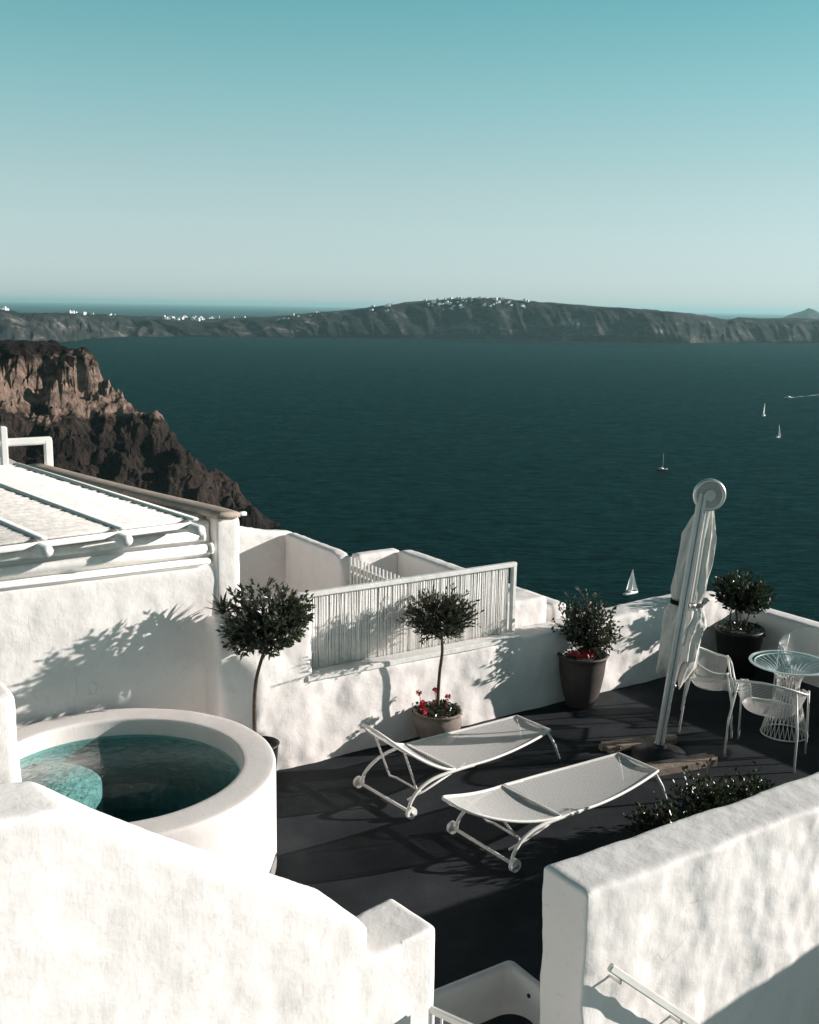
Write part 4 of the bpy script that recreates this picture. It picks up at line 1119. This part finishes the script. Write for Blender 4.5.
sailboat(662, 470, 17, 'small sailing boat with bare mast and dark hull, just left of the parasol top', [], 'hull_dark', 20)
sailboat(764, 416, 20, 'small sailing boat with white sail, upper of the two on the right', ['main'], 'hull_white', 60)
sailboat(778, 438, 18, 'small sailing boat with dark hull, lower of the two on the right', ['jib'], 'hull_dark', 40)
def motorboat():
    p = seapt(788, 398); root = empty('motorboat', p, R(190)); tag(root, 'tiny white motorboat at the right drawing a pale wake', 'boat')
    link('hull', hull_bm(15, 4.4, 1.6), M['hull_white'], root)
    bm = bmesh.new(); add_box(bm, (-1, 0, 2.4), (6, 3, 2)); bmesh.ops.bevel(bm, geom=bm.edges[:], offset=.4, segments=2, affect='EDGES'); link('cabin', bm, M['hull_white'], root)
    bm = bmesh.new(); a = seapt(790, 398); b = seapt(835, 393); n = (b - a).cross(Vector((0, 0, 1))).normalized()
    m, nt, bs = nodes_of('foam'); L = nt.links; bs.inputs['Base Color'].default_value = (.5, .55, .55, 1); bs.inputs['Roughness'].default_value = .9
    gg = N(nt, 'ShaderNodeNewGeometry'); nn = N(nt, 'ShaderNodeTexNoise', Scale=.12, Detail=5.0); L.new(gg.outputs['Position'], nn.inputs['Vector'])
    tr = N(nt, 'ShaderNodeBsdfTransparent'); mx = N(nt, 'ShaderNodeMixShader'); r_ = ramp(nt, nn.outputs['Fac'], [(.4, (0, 0, 0)), (.62, (.8, .8, .8))])
    L.new(r_, mx.inputs[0]); L.new(tr.outputs[0], mx.inputs[1]); L.new(bs.outputs[0], mx.inputs[2]); L.new(mx.outputs[0], nt.nodes['Material Output'].inputs['Surface'])
    N_ = 10; rows = []
    for i in range(N_ + 1):
        q = a.lerp(b, i / N_); w = 2.5 + 9 * i / N_; rows.append((bm.verts.new(q - n * w + Vector((0, 0, .3))), bm.verts.new(q + n * w + Vector((0, 0, .3)))))
    for A, B in zip(rows, rows[1:]): bm.faces.new((A[0], A[1], B[1], B[0]))
    tag(link('wake', bm, m, smooth=False), kind='structure')
motorboat()

# ------------------------------------------------------------------ haze
bm = bmesh.new(); add_box(bm, (0, 46000, (SEA - 4 + 110) / 2), (125000, 102000, 110 - (SEA - 4)))
hz = link('haze', bm, None, smooth=False); tag(hz, kind='stuff')
hz['label'] = 'pale sea haze over the far island and horizon'; hz['category'] = 'haze'
m = bpy.data.materials.new('haze_air'); m.use_nodes = True; nt = m.node_tree; nt.nodes.clear()
pv = nt.nodes.new('ShaderNodeVolumePrincipled'); pv.inputs['Color'].default_value = (.47, .76, .79, 1); pv.inputs['Density'].default_value = 2.6e-5; pv.inputs['Anisotropy'].default_value = .2
ou = nt.nodes.new('ShaderNodeOutputMaterial'); nt.links.new(pv.outputs[0], ou.inputs['Volume']); hz.data.materials.append(m)

# ------------------------------------------------------------------ light
AZ, EL = R(79), R(16)          # azimuth clockwise from +Y
sd = Vector((math.sin(AZ) * math.cos(EL), math.cos(AZ) * math.cos(EL), math.sin(EL)))
sun = bpy.data.lights.new('sun', 'SUN'); sun.energy = 5.0; sun.angle = R(.55); sun.color = (1, .935, .885)
so = bpy.data.objects.new('sun', sun); COL.objects.link(so); so.rotation_euler = sd.to_track_quat('Z', 'Y').to_euler(); so.location = (20, 5, 15)
w = bpy.data.worlds.new('World'); scene.world = w; w.use_nodes = True; nt = w.node_tree; L = nt.links
bg = nt.nodes['Background']; sky = nt.nodes.new('ShaderNodeTexSky'); sky.sky_type = 'NISHITA'; sky.sun_disc = False
sky.sun_elevation = EL; sky.sun_rotation = AZ; sky.air_density = 1.0; sky.dust_density = .6; sky.ozone_density = 1.5
bw = nt.nodes.new('ShaderNodeRGBToBW'); L.new(sky.outputs[0], bw.inputs[0])
tc = nt.nodes.new('ShaderNodeTexCoord'); sp = nt.nodes.new('ShaderNodeSeparateXYZ'); L.new(tc.outputs['Generated'], sp.inputs[0])
rc = ramp(nt, sp.outputs[2], [(0, (.50, .59, .58)), (.094, (.41, .565, .575)), (.18, (.27, .535, .57)), (.25, (.175, .475, .525)), (.42, (.085, .155, .18)), (1, (.05, .085, .105))])
mu = nt.nodes.new('ShaderNodeVectorMath'); mu.operation = 'SCALE'; L.new(rc, mu.inputs[0])
pw = nt.nodes.new('ShaderNodeMath'); pw.operation = 'POWER'; L.new(bw.outputs[0], pw.inputs[0]); pw.inputs[1].default_value = .45; L.new(pw.outputs[0], mu.inputs['Scale'])
m2 = nt.nodes.new('ShaderNodeVectorMath'); m2.operation = 'SCALE'; L.new(mu.outputs[0], m2.inputs[0]); m2.inputs['Scale'].default_value = 4.1
L.new(m2.outputs[0], bg.inputs[0]); bg.inputs[1].default_value = .10

# ------------------------------------------------------------------ camera
cam = bpy.data.cameras.new('camera'); co = bpy.data.objects.new('camera', cam); COL.objects.link(co)
cam.sensor_fit = 'VERTICAL'; cam.sensor_height = 36; cam.lens = F_ / 1024 * 36; cam.clip_start = .1; cam.clip_end = 200000
fw = Vector((0, math.cos(PITCH), -math.sin(PITCH))); rt = Vector((1, 0, 0)); up = Vector((0, math.sin(PITCH), math.cos(PITCH)))
r2 = rt * math.cos(ROLL) + up * math.sin(ROLL); u2 = -rt * math.sin(ROLL) + up * math.cos(ROLL)
co.matrix_world = Matrix(((r2.x, u2.x, -fw.x, 0), (r2.y, u2.y, -fw.y, 0), (r2.z, u2.z, -fw.z, H), (0, 0, 0, 1)))
scene.camera = co
scene.view_settings.view_transform = 'Standard'; scene.view_settings.look = 'None'; scene.view_settings.exposure = .54; scene.view_settings.gamma = 1
scene.cycles.transparent_max_bounces = 24; scene.cycles.volume_bounces = 1
